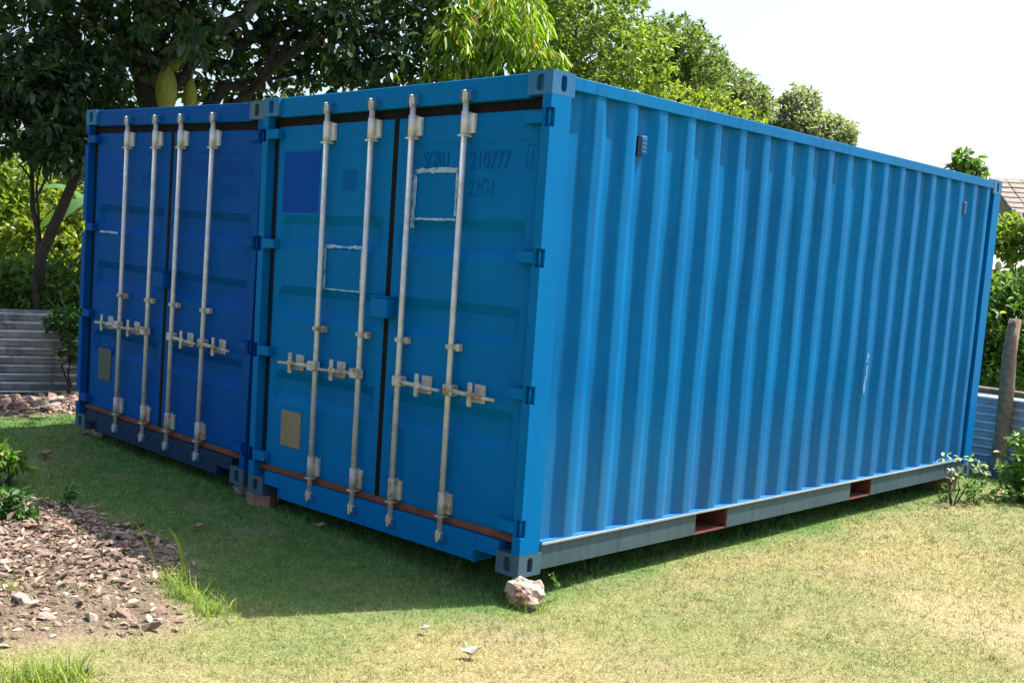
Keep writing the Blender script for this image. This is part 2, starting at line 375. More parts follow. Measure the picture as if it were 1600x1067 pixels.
def casting_mesh(sx, sy, sz):
    """corner casting 162 x 178 x 118 with an oval hole in each of its three outer faces; outer corner at the origin"""
    mb = MB(); W_, L_, H_ = 0.162, 0.178, 0.118
    x0, y0, z0 = (-W_ if sx > 0 else 0), (0 if sy < 0 else -L_), (0 if sz < 0 else -H_)
    def holed(o, u, v, n, lu, lv, ru, rv):
        o, u, v, n = map(Vector, (o, u, v, n)); K = 20
        outer = []; inner = []; deep = []
        c = o + u * lu / 2 + v * lv / 2
        for k in range(K):
            q = 2 * math.pi * (k + 0.5) / K; cu, cv = math.cos(q), math.sin(q)
            s_ = 1 / max(abs(cu), abs(cv)); outer.append(c + u * cu * s_ * lu / 2 + v * cv * s_ * lv / 2)
            e = (abs(cu) ** 4 + abs(cv) ** 4) ** -0.25
            inner.append(c + u * cu * e * ru + v * cv * e * rv); deep.append(inner[-1] - n * 0.03)
        pts = outer + inner + deep
        mb.poly(pts, [(k, (k + 1) % K, K + (k + 1) % K, K + k) for k in range(K)] +
                [(K + k, K + (k + 1) % K, 2 * K + (k + 1) % K, 2 * K + k) for k in range(K)])
        mb.poly([d + n * 0.0 for d in deep], [tuple(range(K))])
        # corners of the rectangle left by the radial outline
        for (a, b_) in ((0, 0), (1, 0), (1, 1), (0, 1)):
            cor = o + u * lu * a + v * lv * b_
            near = sorted(range(K), key=lambda k: (outer[k] - cor).length)[:2]
            mb.poly([cor, outer[near[0]], outer[near[1]]], [(0, 1, 2)])
    ye = 0
    holed((x0, 0, z0), (1, 0, 0), (0, 0, 1), (0, sy, 0), W_, H_, 0.026, 0.040)                       # end face
    holed((0, y0, z0), (0, 1, 0), (0, 0, 1), (sx, 0, 0), L_, H_, 0.022, 0.040)                       # side face
    holed((x0, y0, 0), (1, 0, 0), (0, 1, 0), (0, 0, sz), W_, L_, 0.030, 0.060)                       # top or bottom face
    xi = x0 if sx > 0 else W_; yi = L_ if sy < 0 else y0; zi = H_ if sz < 0 else z0
    mb.poly([(xi, y0, z0), (xi, y0 + L_, z0), (xi, y0 + L_, z0 + H_), (xi, y0, z0 + H_)], [(0, 1, 2, 3)])
    mb.poly([(x0, yi, z0), (x0 + W_, yi, z0), (x0 + W_, yi, z0 + H_), (x0, yi, z0 + H_)], [(0, 1, 2, 3)])
    mb.poly([(x0, y0, zi), (x0 + W_, y0, zi), (x0 + W_, y0 + L_, zi), (x0, y0 + L_, zi)], [(0, 1, 2, 3)])
    bm = mb.bm; bmesh.ops.remove_doubles(bm, verts=bm.verts, dist=1e-5)
    return mb.mesh('corner_casting')

HZ = [0.26, 0.96, 1.66, 2.36]                                   # hinge heights
RODS = [-0.60, -1.015, -1.364, -1.779]
SEAM = -1.19
TROUGH = [(1.85, 1.64), (1.40, 1.19), (0.85, 0.64)]

def door_mesh(x0, x1, flip):
    """pressed door leaf with three horizontal troughs"""
    yf, dep, sl = 0.048, 0.034, 0.058
    zs = [0.205, 0.225]
    prof = {0.205: 0, 0.225: 0}
    for top, bot in reversed(TROUGH):
        for z, d in ((bot, 0), (bot + sl, 1), (top - sl, 1), (top, 0)): zs.append(z); prof[z] = d
    for z in (2.255, 2.262, 2.385, 2.408): zs.append(z); prof[z] = 0
    prof[2.255] = 0.10; zs.insert(zs.index(2.255), 2.0); prof[2.0] = 0.0
    m0, m1 = 0.055, 0.105
    xs = [x0, x0 + 0.012, x0 + m0, x0 + m1] + list(np.linspace(x0 + m1, x1 - m1, 7)[1:-1]) + [x1 - m1, x1 - m0, x1 - 0.012, x1]
    mb = MB(); grid = []
    for z in zs:
        row = []
        for i, x in enumerate(xs):
            inside = 1.0 if (x0 + m1 - 1e-6) <= x <= (x1 - m1 + 1e-6) else 0.0
            wob = 0.0007 * mnoise.noise(Vector((x * 2.1, z * 1.7, 3.0 + flip)))
            y = yf + dep * prof[z] * inside + wob
            if i in (0, len(xs) - 1) or z in (0.205, 2.408): y += 0.004
            row.append(mb.bm.verts.new((x, y, z)))
        grid.append(row)
    for a, b_ in zip(grid, grid[1:]):
        for k in range(len(xs) - 1): mb.bm.faces.new((a[k], a[k + 1], b_[k + 1], b_[k]))
    # edges of the leaf back to 50 mm depth
    def skirt(vs):
        bk = [mb.bm.verts.new((v.co.x, yf + 0.055, v.co.z)) for v in vs]
        for k in range(len(vs) - 1): mb.bm.faces.new((vs[k], vs[k + 1], bk[k + 1], bk[k]))
    skirt(grid[0]); skirt(grid[-1]); skirt([r[0] for r in grid]); skirt([r[-1] for r in grid])
    return mb.mesh('door')

def side_mesh(sgn):
    """corrugated side wall: 20 outward ridges, folds eased with small facets"""
    per, out, web, inn = 0.2835, 0.074, 0.068, 0.0735
    xo, xi = -0.007, -0.043
    prof = [(0.165, xi)]
    r = 0.0105
    def corner(p, a, b_):
        p, a, b_ = Vector(p), Vector(a), Vector(b_)
        A = p + (a - p).normalized() * r; B = p + (b_ - p).normalized() * r
        return [tuple(A), tuple((A + p * 2 + B) / 4), tuple(B)]
    raw = [(0.165, xi)]
    for k in range(20):
        e = 0.441 + k * per
        raw += [(e - out - web, xi), (e - out, xo), (e, xo), (e + web, xi)]
    raw.append((5.89, xi))
    pts = [raw[0]]
    for a, p, b_ in zip(raw, raw[1:], raw[2:]): pts += corner(p, a, b_)
    pts.append(raw[-1])
    zs = np.linspace(0.150, 2.545, 22)
    P = []
    for z in zs:
        for (y, x) in pts:
            w = 0.0065 * mnoise.noise(Vector((y * 1.6, z * 1.4, 11.0 + sgn))) + 0.0022 * mnoise.noise(Vector((y * 7, z * 5, 2.0)))
            edge = min(1.0, (z - 0.15) / 0.15, (2.545 - z) / 0.15)
            xx = x + w * max(0.0, edge)
            P.append((xx if sgn > 0 else -CW - xx, y + 0.4 * w * max(0.0, edge), z))
    n = len(pts); Fc = []
    for i in range(len(zs) - 1):
        for k in range(n - 1): Fc.append((i * n + k, i * n + k + 1, (i + 1) * n + k + 1, (i + 1) * n + k))
    return mesh_np('side_panel', P, Fc)

def text_mesh(txt, size, sx=0.72):
    cu = bpy.data.curves.new('lettering', 'FONT'); cu.body = txt; cu.size = size; cu.extrude = 0.0004; cu.resolution_u = 3
    ob = bpy.data.objects.new('lettering', cu); col.objects.link(ob)
    dg = bpy.context.evaluated_depsgraph_get()
    me = bpy.data.meshes.new_from_object(ob.evaluated_get(dg))
    bpy.data.objects.remove(ob); bpy.data.curves.remove(cu)
    for v in me.vertices:
        x, y, z = v.co; v.co = (x * sx, -z, y)
    return me

def make_container(name, mb_door, mb_body, mb_side, is_left):
    root = empty(name)
    B, D_, S_ = mb_body, mb_door, mb_side
    # --- frame
    for sx, x in ((1, 0.0), (-1, -CW)):
        for sy, y in ((-1, 0.0), (1, CL)):
            for sz, z in ((-1, 0.0), (1, CH)):
                o = link('corner_casting', casting_mesh(sx, sy, sz), M['casting_grey'] if (sz < 0 or (is_left and sx > 0)) else M['casting'], root)
                o.location = (x, y, z)
    for sx in (1, -1):
        q = (lambda a, b_: (a, b_)) if sx > 0 else (lambda a, b_: (-CW - b_, -CW - a))
        mb = MB(); z0, z1 = 0.119, CH - 0.119
        cuts = [z0] + [v for h in HZ for v in (h - 0.047, h + 0.047)] + [z1]
        for k in range(0, len(cuts), 2):
            mb.box(*q(-0.058, 0), 0.0, 0.0335, cuts[k], cuts[k + 1])
        mb.box(*q(-0.058, 0), 0.0336, 0.155, z0, z1)
        mb.box(*q(-0.0550, -0.040), 0.003, 0.036, z0 + 0.002, z1 - 0.002)
        mb.box(*q(-0.125, -0.054), 0.098, 0.160, z0 + 0.003, z1 - 0.003)
        mb.build('corner_post', B, root)
        mb = MB(); mb.box(*q(-0.10, 0), CL - 0.155, CL, z0, z1, 0.004); mb.build('corner_post', B, root)
        mb = MB(); mb.box(*q(-0.06, -0.0015), 0.1785, CL - 0.1785, CH - 0.078, CH - 0.012, 0.003); mb.build('top_side_rail', S_ if sx > 0 else B, root)
        # bottom side rail, broken by two forklift pockets
        segs = [(0.1785, 1.665), (2.035, 3.760), (4.110, CL - 0.1785)]
        mb = MB()
        for a, b_ in segs: mb.box(*q(-0.05, -0.010), a, b_, 0.018, 0.152, 0.003)
        rail = mb.build('bottom_side_rail', M['rail'], root)
        mb = MB().box(*q(-0.058, 0.001), 0.180, CL - 0.180, 0.153, 0.168, 0.002); mb.build('rail_lip', M['lip'], rail)
        MB().box(*q(-0.048, -0.002), 0.181, CL - 0.181, 0.1685, 0.1725).build('rail_top', S_ if sx > 0 else B, rail)
        for a, b_ in ((1.665, 2.035), (3.760, 4.110)):
            mb = MB()
            mb.box(*q(-0.9, -0.014), a + 0.001, b_ - 0.001, 0.016, 0.026)
            mb.box(*q(-0.9, -0.014), a + 0.001, a + 0.008, 0.027, 0.150); mb.box(*q(-0.9, -0.014), b_ - 0.008, b_ - 0.001, 0.027, 0.150)
            mb.box(*q(-0.9, -0.86), a + 0.009, b_ - 0.009, 0.027, 0.150); mb.box(*q(-0.9, -0.06), a + 0.009, b_ - 0.009, 0.1505, 0.1525)
            mb.build('forklift_pocket', M['red_primer'], root)
        sp = link('side_panel', side_mesh(sx), S_ if sx > 0 else B, root)
        for y in (0.800, 5.330):
            mb = MB(); mb.box(*q(-0.044, -0.018), y, y + 0.052, 2.262, 2.362, 0.004)
            for k in range(4): mb.box(*q(-0.0178, -0.0145), y + 0.006, y + 0.046, 2.272 + k * 0.022, 2.284 + k * 0.022)
            mb.build('vent', M['casting'], sp)
            MB().box(*q(-0.044, -0.020), y - 0.028, y - 0.001, 2.252, 2.356).build('vent', M['vent_shade_dark'], sp)
    # end wall, roof, floor, cross members
    mb = MB(); k = 0; x = -CW + 0.10
    while x < -0.10:
        mb.box(x, min(x + 0.12, -0.10), CL - 0.05, CL - 0.02, 0.15, 2.50); mb.box(x + 0.12, min(x + 0.20, -0.09), CL - 0.085, CL - 0.055, 0.15, 2.50); x += 0.20
    mb.build('end_panel', B, root)
    mb = MB(); mb.box(-CW + 0.162, -0.162, CL - 0.12, CL - 0.005, CH - 0.11, CH - 0.010); mb.build('end_header', B, root)
    mb = MB(); mb.box(-CW + 0.162, -0.162, CL - 0.12, CL - 0.005, 0.02, 0.16); mb.build('end_sill', B, root)
    mb = MB(); y = 0.12
    mb.box(-CW + 0.055, -0.055, 0.10, CL - 0.10, CH - 0.045, CH - 0.030)
    while y < CL - 0.2: mb.box(-CW + 0.16, -0.16, y, y + 0.09, CH - 0.030, CH - 0.012, 0.004); y += 0.209
    mb.build('roof_panel', B, root)
    mb = MB(); mb.box(-CW + 0.06, -0.06, 0.165, CL - 0.13, 0.154, 0.175); mb.build('floor', M['dark'], root)
    y = 0.35
    while y < CL - 0.3:
        if not (1.6 < y < 2.1 or 3.7 < y < 4.2): MB().box(-CW + 0.062, -0.062, y, y + 0.045, 0.032, 0.152).build('cross_member', M['dark'], root)
        y += 0.30
    # --- door end
    mb = MB(); mb.box(-CW + 0.163, -0.163, 0.022, 0.16, 2.463, CH - 0.004, 0.004)
    head = mb.build('door_header', B, root)
    mb = MB()
    mb.box(-CW + 0.333, -0.333, 0.012, 0.16, 0.012, 0.163, 0.004)
    for a, b_ in ((-0.332, -0.163), (-CW + 0.163, -CW + 0.332)): mb.box(a, b_, 0.012, 0.16, 0.086, 0.163, 0.004)
    for a, b_ in ((-0.341, -0.331), (-CW + 0.331, -CW + 0.341)): mb.box(a, b_, 0.003, 0.16, 0.010, 0.095, 0.002)
    for a, b_ in ((-0.331, -0.170), (-CW + 0.170, -CW + 0.331)): mb.box(a, b_, 0.003, 0.03, 0.082, 0.095, 0.002)
    sill = mb.build('door_sill', M['sill_shade'] if is_left else B, root)
    MB().box(-CW + 0.062, -0.062, 0.055, 0.11, 2.4085, 2.4625).build('gasket_or_shade', M['gasket'], root)
    MB().box(SEAM - 0.021, SEAM + 0.021, 0.050, 0.10, 0.206, 2.4080).build('gasket_or_shade', M['gasket'], root)
    MB().box(-CW + 0.075, -0.075, 0.042, 0.11, 0.166, 0.2045, 0.004).build('gasket_or_shade', M['rust'], root)
    leaves = []
    for i, (a, b_) in enumerate(((SEAM + 0.016, -0.098), (-CW + 0.118, SEAM - 0.016))):
        leaves.append(link('door', door_mesh(a, b_, i), D_, root))
    for sx, leaf in ((1, leaves[0]), (-1, leaves[1])):
        q = (lambda a, b_: (a, b_)) if sx > 0 else (lambda a, b_: (-CW - b_, -CW - a))
        for h in HZ:
            mb = MB(); mb.box(*q(-0.17, -0.050), -0.004, 0.046, h - 0.030, h + 0.030, 0.003)
            xp = q(-0.022, -0.022)[0]
            mb.tube([(xp, 0.020, h - 0.046), (xp, 0.020, h + 0.046)], 0.008, 10)
            mb.build('hinge', B, leaf)
        MB().box(*q(-0.1165, -0.0585), 0.060, 0.0975, 0.207, 2.407).build('gasket_or_shade', M['vent_shade_dark'], root)  # dark strip stands in for the shade in the recess beside each post
    for i, rx in enumerate(RODS):
        leaf = leaves[0] if i < 2 else leaves[1]; ry = 0.006; hs = 1 if i < 2 else -1
        z_b = 0.115
        MB().tube([(rx, ry, z_b), (rx, ry, 2.485)], 0.0165, 12).build('locking_rod', M['zinc'], leaf)
        for z0, z1, mm in ((2.295, 2.415, 'zinc'), (0.215, 0.345, 'zinc_worn')):
            mb = MB(); mb.tube([(rx, ry, z0), (rx, ry, z1)], 0.0225, 12); mb.box(rx - 0.018, rx + 0.018, ry, 0.047, z0, z1, 0.003)
            mb.box(rx + 0.016, rx + 0.052, 0.022, 0.047, z0 + 0.008, z1 - 0.008, 0.003)
            mb.box(rx - 0.027, rx + 0.025, ry - 0.025, 0.046, z0 - 0.012, z0 - 0.002, 0.002); mb.build('rod_bracket', M[mm], leaf)
        mb = MB(); mb.box(rx - 0.024, rx + 0.024, ry - 0.022, 0.047, 1.140, 1.166, 0.003); mb.box(rx + 0.024, rx + 0.052, 0.012, 0.047, 1.132, 1.172, 0.003)
        mb.build('rod_guide', M['zinc_worn'], leaf)
        # cams at both ends, keepers on header and sill
        for zc, par, s in ((2.492, head, 1), (0.098, sill, -1)):
            mb = MB(); mb.box(rx - 0.022, rx + 0.022, ry - 0.020, ry + 0.015, zc - 0.022, zc + 0.022, 0.006)
            mb.box(rx - 0.008, rx + 0.008, ry - 0.026, ry + 0.012, zc - 0.035, zc + 0.035, 0.004); mb.build('locking_cam', M['zinc_worn'], leaf)
            mb = MB(); mb.box(rx - 0.042, rx - 0.026, -0.012, 0.030, zc - 0.022, zc + 0.018, 0.004)
            mb.box(rx + 0.026, rx + 0.042, -0.012, 0.030, zc - 0.022, zc + 0.018, 0.004)
            mb.box(rx - 0.042, rx + 0.042, -0.006, 0.030, zc + (0.019 if s > 0 else -0.034), zc + (0.034 if s > 0 else -0.023), 0.003)
            mb.build('cam_keeper', M['casting'], par)
        # handle: hub on the rod, flat bar, grip, and the catch that holds it
        zh = 0.918; hy = -0.018
        mb = MB(); mb.box(*sorted((rx - hs * 0.020, rx + hs * 0.055)), ry - 0.032, ry + 0.024, zh - 0.030, zh + 0.030, 0.006)
        x1, x2, x3 = rx + hs * 0.05, rx + hs * 0.22, rx + hs * 0.36
        mb.tube([(x1, hy, zh), (x2, hy - 0.006, zh - 0.006), (x2 + hs * 0.02, hy + 0.004, zh - 0.010), (x3, hy + 0.004, zh - 0.012)], [0.013, 0.012, 0.010, 0.009], 8)
        mb.build('door_handle', M['zinc_worn'], leaf)
        xc = rx + hs * 0.205
        mb = MB(); mb.box(xc - 0.040, xc + 0.040, 0.038, 0.047, zh - 0.050, zh + 0.050, 0.002)
        mb.box(xc - 0.014, xc + 0.014, -0.040, 0.040, zh - 0.040, zh - 0.022, 0.003); mb.box(xc - 0.016, xc + 0.016, -0.044, -0.034, zh - 0.065, zh + 0.065, 0.003)
        mb.box(xc - 0.030, xc + 0.030, -0.042, -0.033, zh - 0.012, zh + 0.014, 0.003)
        mb.build('handle_catch', M['zinc_worn'], leaf)
    mb = MB(); mb.box(SEAM - 0.066, SEAM + 0.084, -0.030, 0.047, 1.268, 1.385, 0.006)
    mb.box(SEAM - 0.070, SEAM + 0.088, -0.034, 0.047, 1.385, 1.393, 0.002)
    mb.build('lock_box', D_, leaves[1])
    return root, leaves

def sheet_on(leaf, name, mat, x0, x1, z0, z1, y=0.0455, th=0.0015, wear=0.0):
    mb = MB()
    if wear == 0: mb.box(x0, x1, y - th, y + 0.012, z0, z1)
    else:
        n = 12; vert = (z1 - z0) > (x1 - x0)
        pts = []
        for k in range(n + 1):
            t = k / n; j = lambda: random.uniform(-wear, wear)
            if vert: pts += [(x0 + j(), y - th, z0 + (z1 - z0) * t), (x1 + j(), y - th, z0 + (z1 - z0) * t)]
            else: pts += [(x0 + (x1 - x0) * t, y - th, z0 + j()), (x0 + (x1 - x0) * t, y - th, z1 + j())]
        m = len(pts); pts += [(p[0], p[1] + 0.002, p[2]) for p in pts]
        fs = [(2 * k, 2 * k + 1, 2 * k + 3, 2 * k + 2) for k in range(n)]
        fs += [(2 * k, 2 * k + 2, m + 2 * k + 2, m + 2 * k) for k in range(n)] + [(2 * k + 1, 2 * k + 3, m + 2 * k + 3, m + 2 * k + 1) for k in range(n)]
        mb.poly(pts, fs)
    return mb.build(name, mat, leaf)

right, rl = make_container('shipping_container', M['blue'], M['blue'], M['blue_side'], False)
tag(right, 'bright blue shipping container with its corrugated long side facing the open lawn', 'container', 'blue shipping containers')
left, ll = make_container('shipping_container', M['blue_deep'], M['blue_deep'], M['blue_deep'], True)
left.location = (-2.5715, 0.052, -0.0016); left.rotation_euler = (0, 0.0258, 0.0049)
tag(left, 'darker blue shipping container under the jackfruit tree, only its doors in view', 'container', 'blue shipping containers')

# lettering, patches and plates on the right container
def letters(leaf, txt, x, z, size, mat, sx=0.72, y=0.0466):
    o = link('lettering', text_mesh(txt, size, sx), mat, leaf); o.location = (x, y, z); return o
gR, gL = rl[0], rl[1]
letters(gR, 'SGRU', DX(-0.895), DZ(2.118), 0.135, M['blue_ghost'], 0.60)
letters(gR, '210777', DX(-0.535), DZ(2.110), 0.135, M['blue_ghost'], 0.72)
letters(gR, '1', DX(-0.118), DZ(2.118), 0.115, M['blue_ghost'], 0.75)
for (a, b_, c, d) in ((-0.135, -0.127, 2.105, 2.225), (-0.062, -0.054, 2.105, 2.225), (-0.127, -0.062, 2.217, 2.225), (-0.127, -0.062, 2.105, 2.113)):
    sheet_on(gR, 'lettering', M['blue_ghost'], DX(a), DX(b_), DZ(c), DZ(d), 0.0475, 0.0006)
letters(gR, '22G1', DX(-0.535), DZ(1.965), 0.135, M['blue_ghost'], 0.66)
# document frame left by a removed notice: worn pale outline between the rods
def outline(leaf, x0, x1, z0, z1, w, tail):
    sheet_on(leaf, 'notice_outline', M['tape'], x0, x1, z1 - w, z1, 0.0445, wear=0.006)
    sheet_on(leaf, 'notice_outline', M['tape'], x0 - w * 0.4, x0 + w * 0.6, z0 - tail, z1 - w - 0.004, 0.0443, wear=0.006)
    sheet_on(leaf, 'notice_outline', M['tape'], x0 + w, x1, z0, z0 + w * 0.5, 0.0445, wear=0.002)
    sheet_on(leaf, 'notice_outline', M['tape'], x1 - w * 0.5, x1, z0 + w, z1 - w - 0.004, 0.0445, wear=0.003)
outline(gR, DX(-0.955), DX(-0.615), DZ(1.835), DZ(2.118), 0.026, 0.045)
outline(gL, DX(-1.720), DX(-1.375), DZ(1.400), DZ(1.672), 0.017, 0.0)
sheet_on(gL, 'painted_patch', M['blue_patch'], DX(-2.185), DX(-1.820), DZ(1.862), DZ(2.240), 0.0475, 0.0006)
sheet_on(gL, 'painted_patch', M['blue_ghost'], DX(-1.592), DX(-1.465), DZ(1.995), DZ(2.122), 0.0475, 0.0006)
sheet_on(gL, 'data_plate', M['plate'], DX(-2.088), DX(-1.885), DZ(0.375), DZ(0.605), 0.0450, 0.003)
# scuff on the long side
sp = [o for o in right.children if o.name.startswith('side_panel')][0]
ke = 0.441 + 12 * 0.2835
for (yy, zz, w, h) in ((ke - 0.037, 1.085, 0.028, 0.06), (ke - 0.030, 0.985, 0.022, 0.10), (ke - 0.045, 0.875, 0.024, 0.09)):
    mb = MB(); n = 12
    mb.poly([(-0.0025, yy + w * math.cos(6.283 * k / n) * random.uniform(.45, 1), zz + h * math.sin(6.283 * k / n) * random.uniform(.5, 1)) for k in range(n)], [tuple(range(n))])
    mb.build('scuff_mark', M['scuff'], sp)
# left container: faint blocks of painted-over lettering, patch, plate
hR, hL = ll[0], ll[1]
for (a, b_, c, d) in ((-0.90, -0.66, 2.10, 2.20), (-0.52, -0.16, 2.10, 2.20), (-0.52, -0.30, 1.95, 2.04)): sheet_on(hR, 'painted_patch', M['blue_ghost_deep'], a, b_, c, d, 0.0478, 0.0004)
sheet_on(hL, 'painted_patch', M['blue_patch'], -2.27, -1.86, 1.87, 2.27, 0.0475, 0.0006)
sheet_on(hL, 'painted_patch', M['blue_ghost_deep'], -1.61, -1.50, 1.99, 2.12, 0.0475, 0.0006)
sheet_on(hL, 'data_plate', M['plate_dark'], -2.16, -1.96, 0.44, 0.70, 0.0450, 0.003)
sheet_on(hL, 'notice_outline', M['tape'], -2.22, -1.93, 1.625, 1.640, 0.0445, wear=0.002)

# ------------------------------------------------------------------ supports and stones
def rock(name, mat, loc, dims, seed, sub=3, amp=0.35, parent=None, rz=0.0):
    bm = bmesh.new(); bmesh.ops.create_icosphere(bm, subdivisions=sub, radius=1.0)
    for v in bm.verts:
        d = v.co.normalized(); w = Vector((d.x, d.y, d.z)) * 1.4 + Vector((seed * 7.1, seed * 3.3, 1.7))
        n = mnoise.noise(w) + 0.5 * mnoise.noise(w * 2.3) + 0.25 * mnoise.noise(w * 5)
        cell = mnoise.cell(w * 1.1) * 0.15
        v.co = Vector((d.x * dims[0], d.y * dims[1], d.z * dims[2])) * (1 + amp * n + cell)
    me = bpy.data.meshes.new(name); bm.to_mesh(me); bm.free()
    o = link(name, me, mat, parent); o.location = loc; o.rotation_euler = (0, 0, rz); return o
tag(rock('stone', M['stone'], (0.035, 0.03, -0.075), (0.105, 0.10, 0.085), 3, 4, 0.32), 'rough whitish brown stone under the near bottom corner of the containers', 'stone')
def brick(name, loc, dims, rz, mat, label):
    mb = MB(); a, b_, c = dims; mb.box(-a / 2, a / 2, -b_ / 2, b_ / 2, 0, c, 0.008, 2)
    for v in mb.bm.verts: v.co += Vector((random.uniform(-1, 1), random.uniform(-1, 1), random.uniform(-1, 1))) * 0.004
    o = mb.build(name, mat); o.location = loc; o.rotation_euler = (0, 0, rz); return tag(o, label, 'block')
brick('brick', (-2.36, 0.07, -0.125), (0.20, 0.11, 0.123), 0.25, M['brick'], 'pale brown brick under the corner where the two containers meet')
tag(rock('stone', M['rub0'], (-2.70, 0.17, -0.055), (0.09, 0.08, 0.052), 5, 3, 0.25), 'flat grey stone under the right door corner of the darker container', 'stone')
tag(rock('stone', M['rub2'], (-4.90, 0.20, 0.015), (0.10, 0.09, 0.06), 8, 3, 0.25), 'grey stone under the far left door corner beside the rubble', 'stone')
brick('wood_block', (-0.16, 5.80, -0.135), (0.26, 0.18, 0.135), 0.1, M['wood_block'], 'brown block under the far end of the long corrugated side')

# ------------------------------------------------------------------ rubble
def hull_stone(seed):
    r = random.Random(seed); bm = bmesh.new()
    for k in range(15):
        d = Vector((r.gauss(0, 1), r.gauss(0, 1), r.gauss(0, 1))).normalized() * r.uniform(0.75, 1.1)
        bm.verts.new((d.x, d.y * 0.8, d.z * 0.6))
    g = bmesh.ops.convex_hull(bm, input=bm.verts)
    bmesh.ops.delete(bm, geom=[e for e in g['geom_interior'] if isinstance(e, bmesh.types.BMVert)], context='VERTS')
    me = bpy.data.meshes.new('stone'); bm.to_mesh(me); bm.free(); return me
stone_meshes = []
for k in range(12):
    me = hull_stone(100 + k); me.materials.append(M['rub%d' % (k % 4)]); stone_meshes.append(me)
def pile(label, pts_fn, n, smin, smax, seed):
    r = random.Random(seed); root = empty('rubble_pile'); tag(root, label, 'rubble')
    pl = []
    while len(pl) < n:
        x, y = pts_fn(r); pl.append((x, y))
    cx = sum(p[0] for p in pl) / n; cy = sum(p[1] for p in pl) / n
    root.location = (cx, cy, float(gh(cx, cy)))
    for x, y in pl:
        s = smin + (smax - smin) * r.random() ** 2.6
        o = link('stone', r.choice(stone_meshes), None, root)
        o.location = (x - cx, y - cy, float(gh(x, y)) - float(gh(cx, cy)) + s * 0.12)
        o.rotation_euler = (r.uniform(-.5, .5), r.uniform(-.5, .5), r.uniform(0, 6.28)); o.scale = (s, s * r.uniform(.6, 1), s * r.uniform(.35, 0.8))
    return root
def chips(root, pts_fn, n, smin, smax, seed, matk):
    r = random.Random(seed); c = root.location; V_, F_, k = [], [], 0
    base = [(np.array([v.co[:] for v in m.vertices]), [tuple(p.vertices) for p in m.polygons]) for m in stone_meshes]
    for i in range(n):
        x, y = pts_fn(r); bv, bf = base[i % 12]; s = smin + (smax - smin) * r.random() ** 2
        R_ = np.array(Matrix.Rotation(r.uniform(0, 6.28), 3, Vector((r.gauss(0, .4), r.gauss(0, .4), 1)).normalized()))
        V_.append(bv @ R_.T * s * np.array([1, r.uniform(.6, 1), r.uniform(.5, 1)]) + np.array([x - c[0], y - c[1], float(gh(x, y)) - c[2] + s * 0.12]))
        F_ += [tuple(q + k for q in f) for f in bf]; k += len(bv)
    V_ = np.concatenate(V_); me = bpy.data.meshes.new('stone_chips'); me.from_pydata(V_.tolist(), [], F_); me.update()
    for j in range(4): me.materials.append(M['rub%d' % j])
    nf = [len(b[1]) for b in base]; mi = np.concatenate([np.full(nf[i % 12], (i * 7 // 3) % 4) for i in range(n)]).astype(np.int32)
    me.polygons.foreach_set('material_index', mi)
    tag(link('stone_chips', me, None, root), kind='stuff')
def p_near(r):
    while True:
        x, y = r.uniform(-3.3, -0.3), r.uniform(-2.7, -0.9)
        if r.random() < float(rubmask(x, y)) * float(0.25 + 0.75 * sstep(-0.9, -2.0, x)): return x, y
def p_far(r):
    while True:
        x, y = r.uniform(-8.0, -5.75), r.uniform(-1.3, 2.4)
        if x < -7.9 + 0 * y: continue
        if r.random() < float(farrub(x, y)): return x, y
def unit(n):
    v = rng.normal(size=(n, 3)); return v / np.linalg.norm(v, axis=1, keepdims=True)
def nrm(v): return v / np.maximum(np.linalg.norm(v, axis=-1, keepdims=True), 1e-9)
def leaf_mesh(name, P, Dr, Nm, L, wr, curl=0.18, fold=0.25, seg_shape=(0.33, 0.72), widths=(0.92, 0.80)):
    """leaves: two folded quads each, drooping tips"""
    n = len(P); L = np.asarray(L)[:, None]
    S = nrm(np.cross(Dr, Nm)); Nn = nrm(np.cross(S, Dr)); W = L * wr / 2
    a, b_ = seg_shape
    g = lambda t, w, f: P + Dr * L * t + S * W * w + Nn * (W * f - L * curl * t * t)
    v = np.stack([g(0, 0, 0), g(a, -widths[0], fold), g(b_, -widths[1], fold), g(1, 0, 0), g(b_, widths[1], fold), g(a, widths[0], fold)], 1)
    F = np.array([[0, 3, 2, 1], [0, 5, 4, 3]])[None] + (np.arange(n) * 6)[:, None, None]
    var = np.repeat(np.clip(rng.normal(0.42, 0.28, n), 0, 1), 6)
    return mesh_np(name, v.reshape(-1, 3), F.reshape(-1, 4), {'var': var})
def litter(root, fn, n, L):
    r_ = random.Random(int(L * 1000)); q = np.array([fn(r_) for _ in range(n)]); c = np.array(root.location)
    P = np.column_stack([q, gh(q[:, 0], q[:, 1]) + 0.006 + 0.022 * rng.random(n)]) - c
    Dr = unit(n); Dr[:, 2] *= 0.25; Nm = nrm(np.array([0, 0, 1.0]) + 0.45 * unit(n))
    tag(link('leaf_litter', leaf_mesh('leaf_litter', P, nrm(Dr), Nm, L * (0.4 + 0.9 * rng.random(n)), 0.45, 0.05, 0.35), M['litter'], root), kind='stuff')
pn = pile('low spread of broken pinkish stones and brick bits in the sunny left foreground', p_near, 290, 0.018, 0.075, 5)
chips(pn, p_near, 3200, 0.006, 0.027, 15, 0)
litter(pn, p_near, 1500, 0.055)
pf = pile('shaded heap of broken stones at the foot of the tin fence left', p_far, 260, 0.04, 0.14, 6)
chips(pf, p_far, 1400, 0.02, 0.06, 16, 0)
litter(pf, p_far, 500, 0.09)

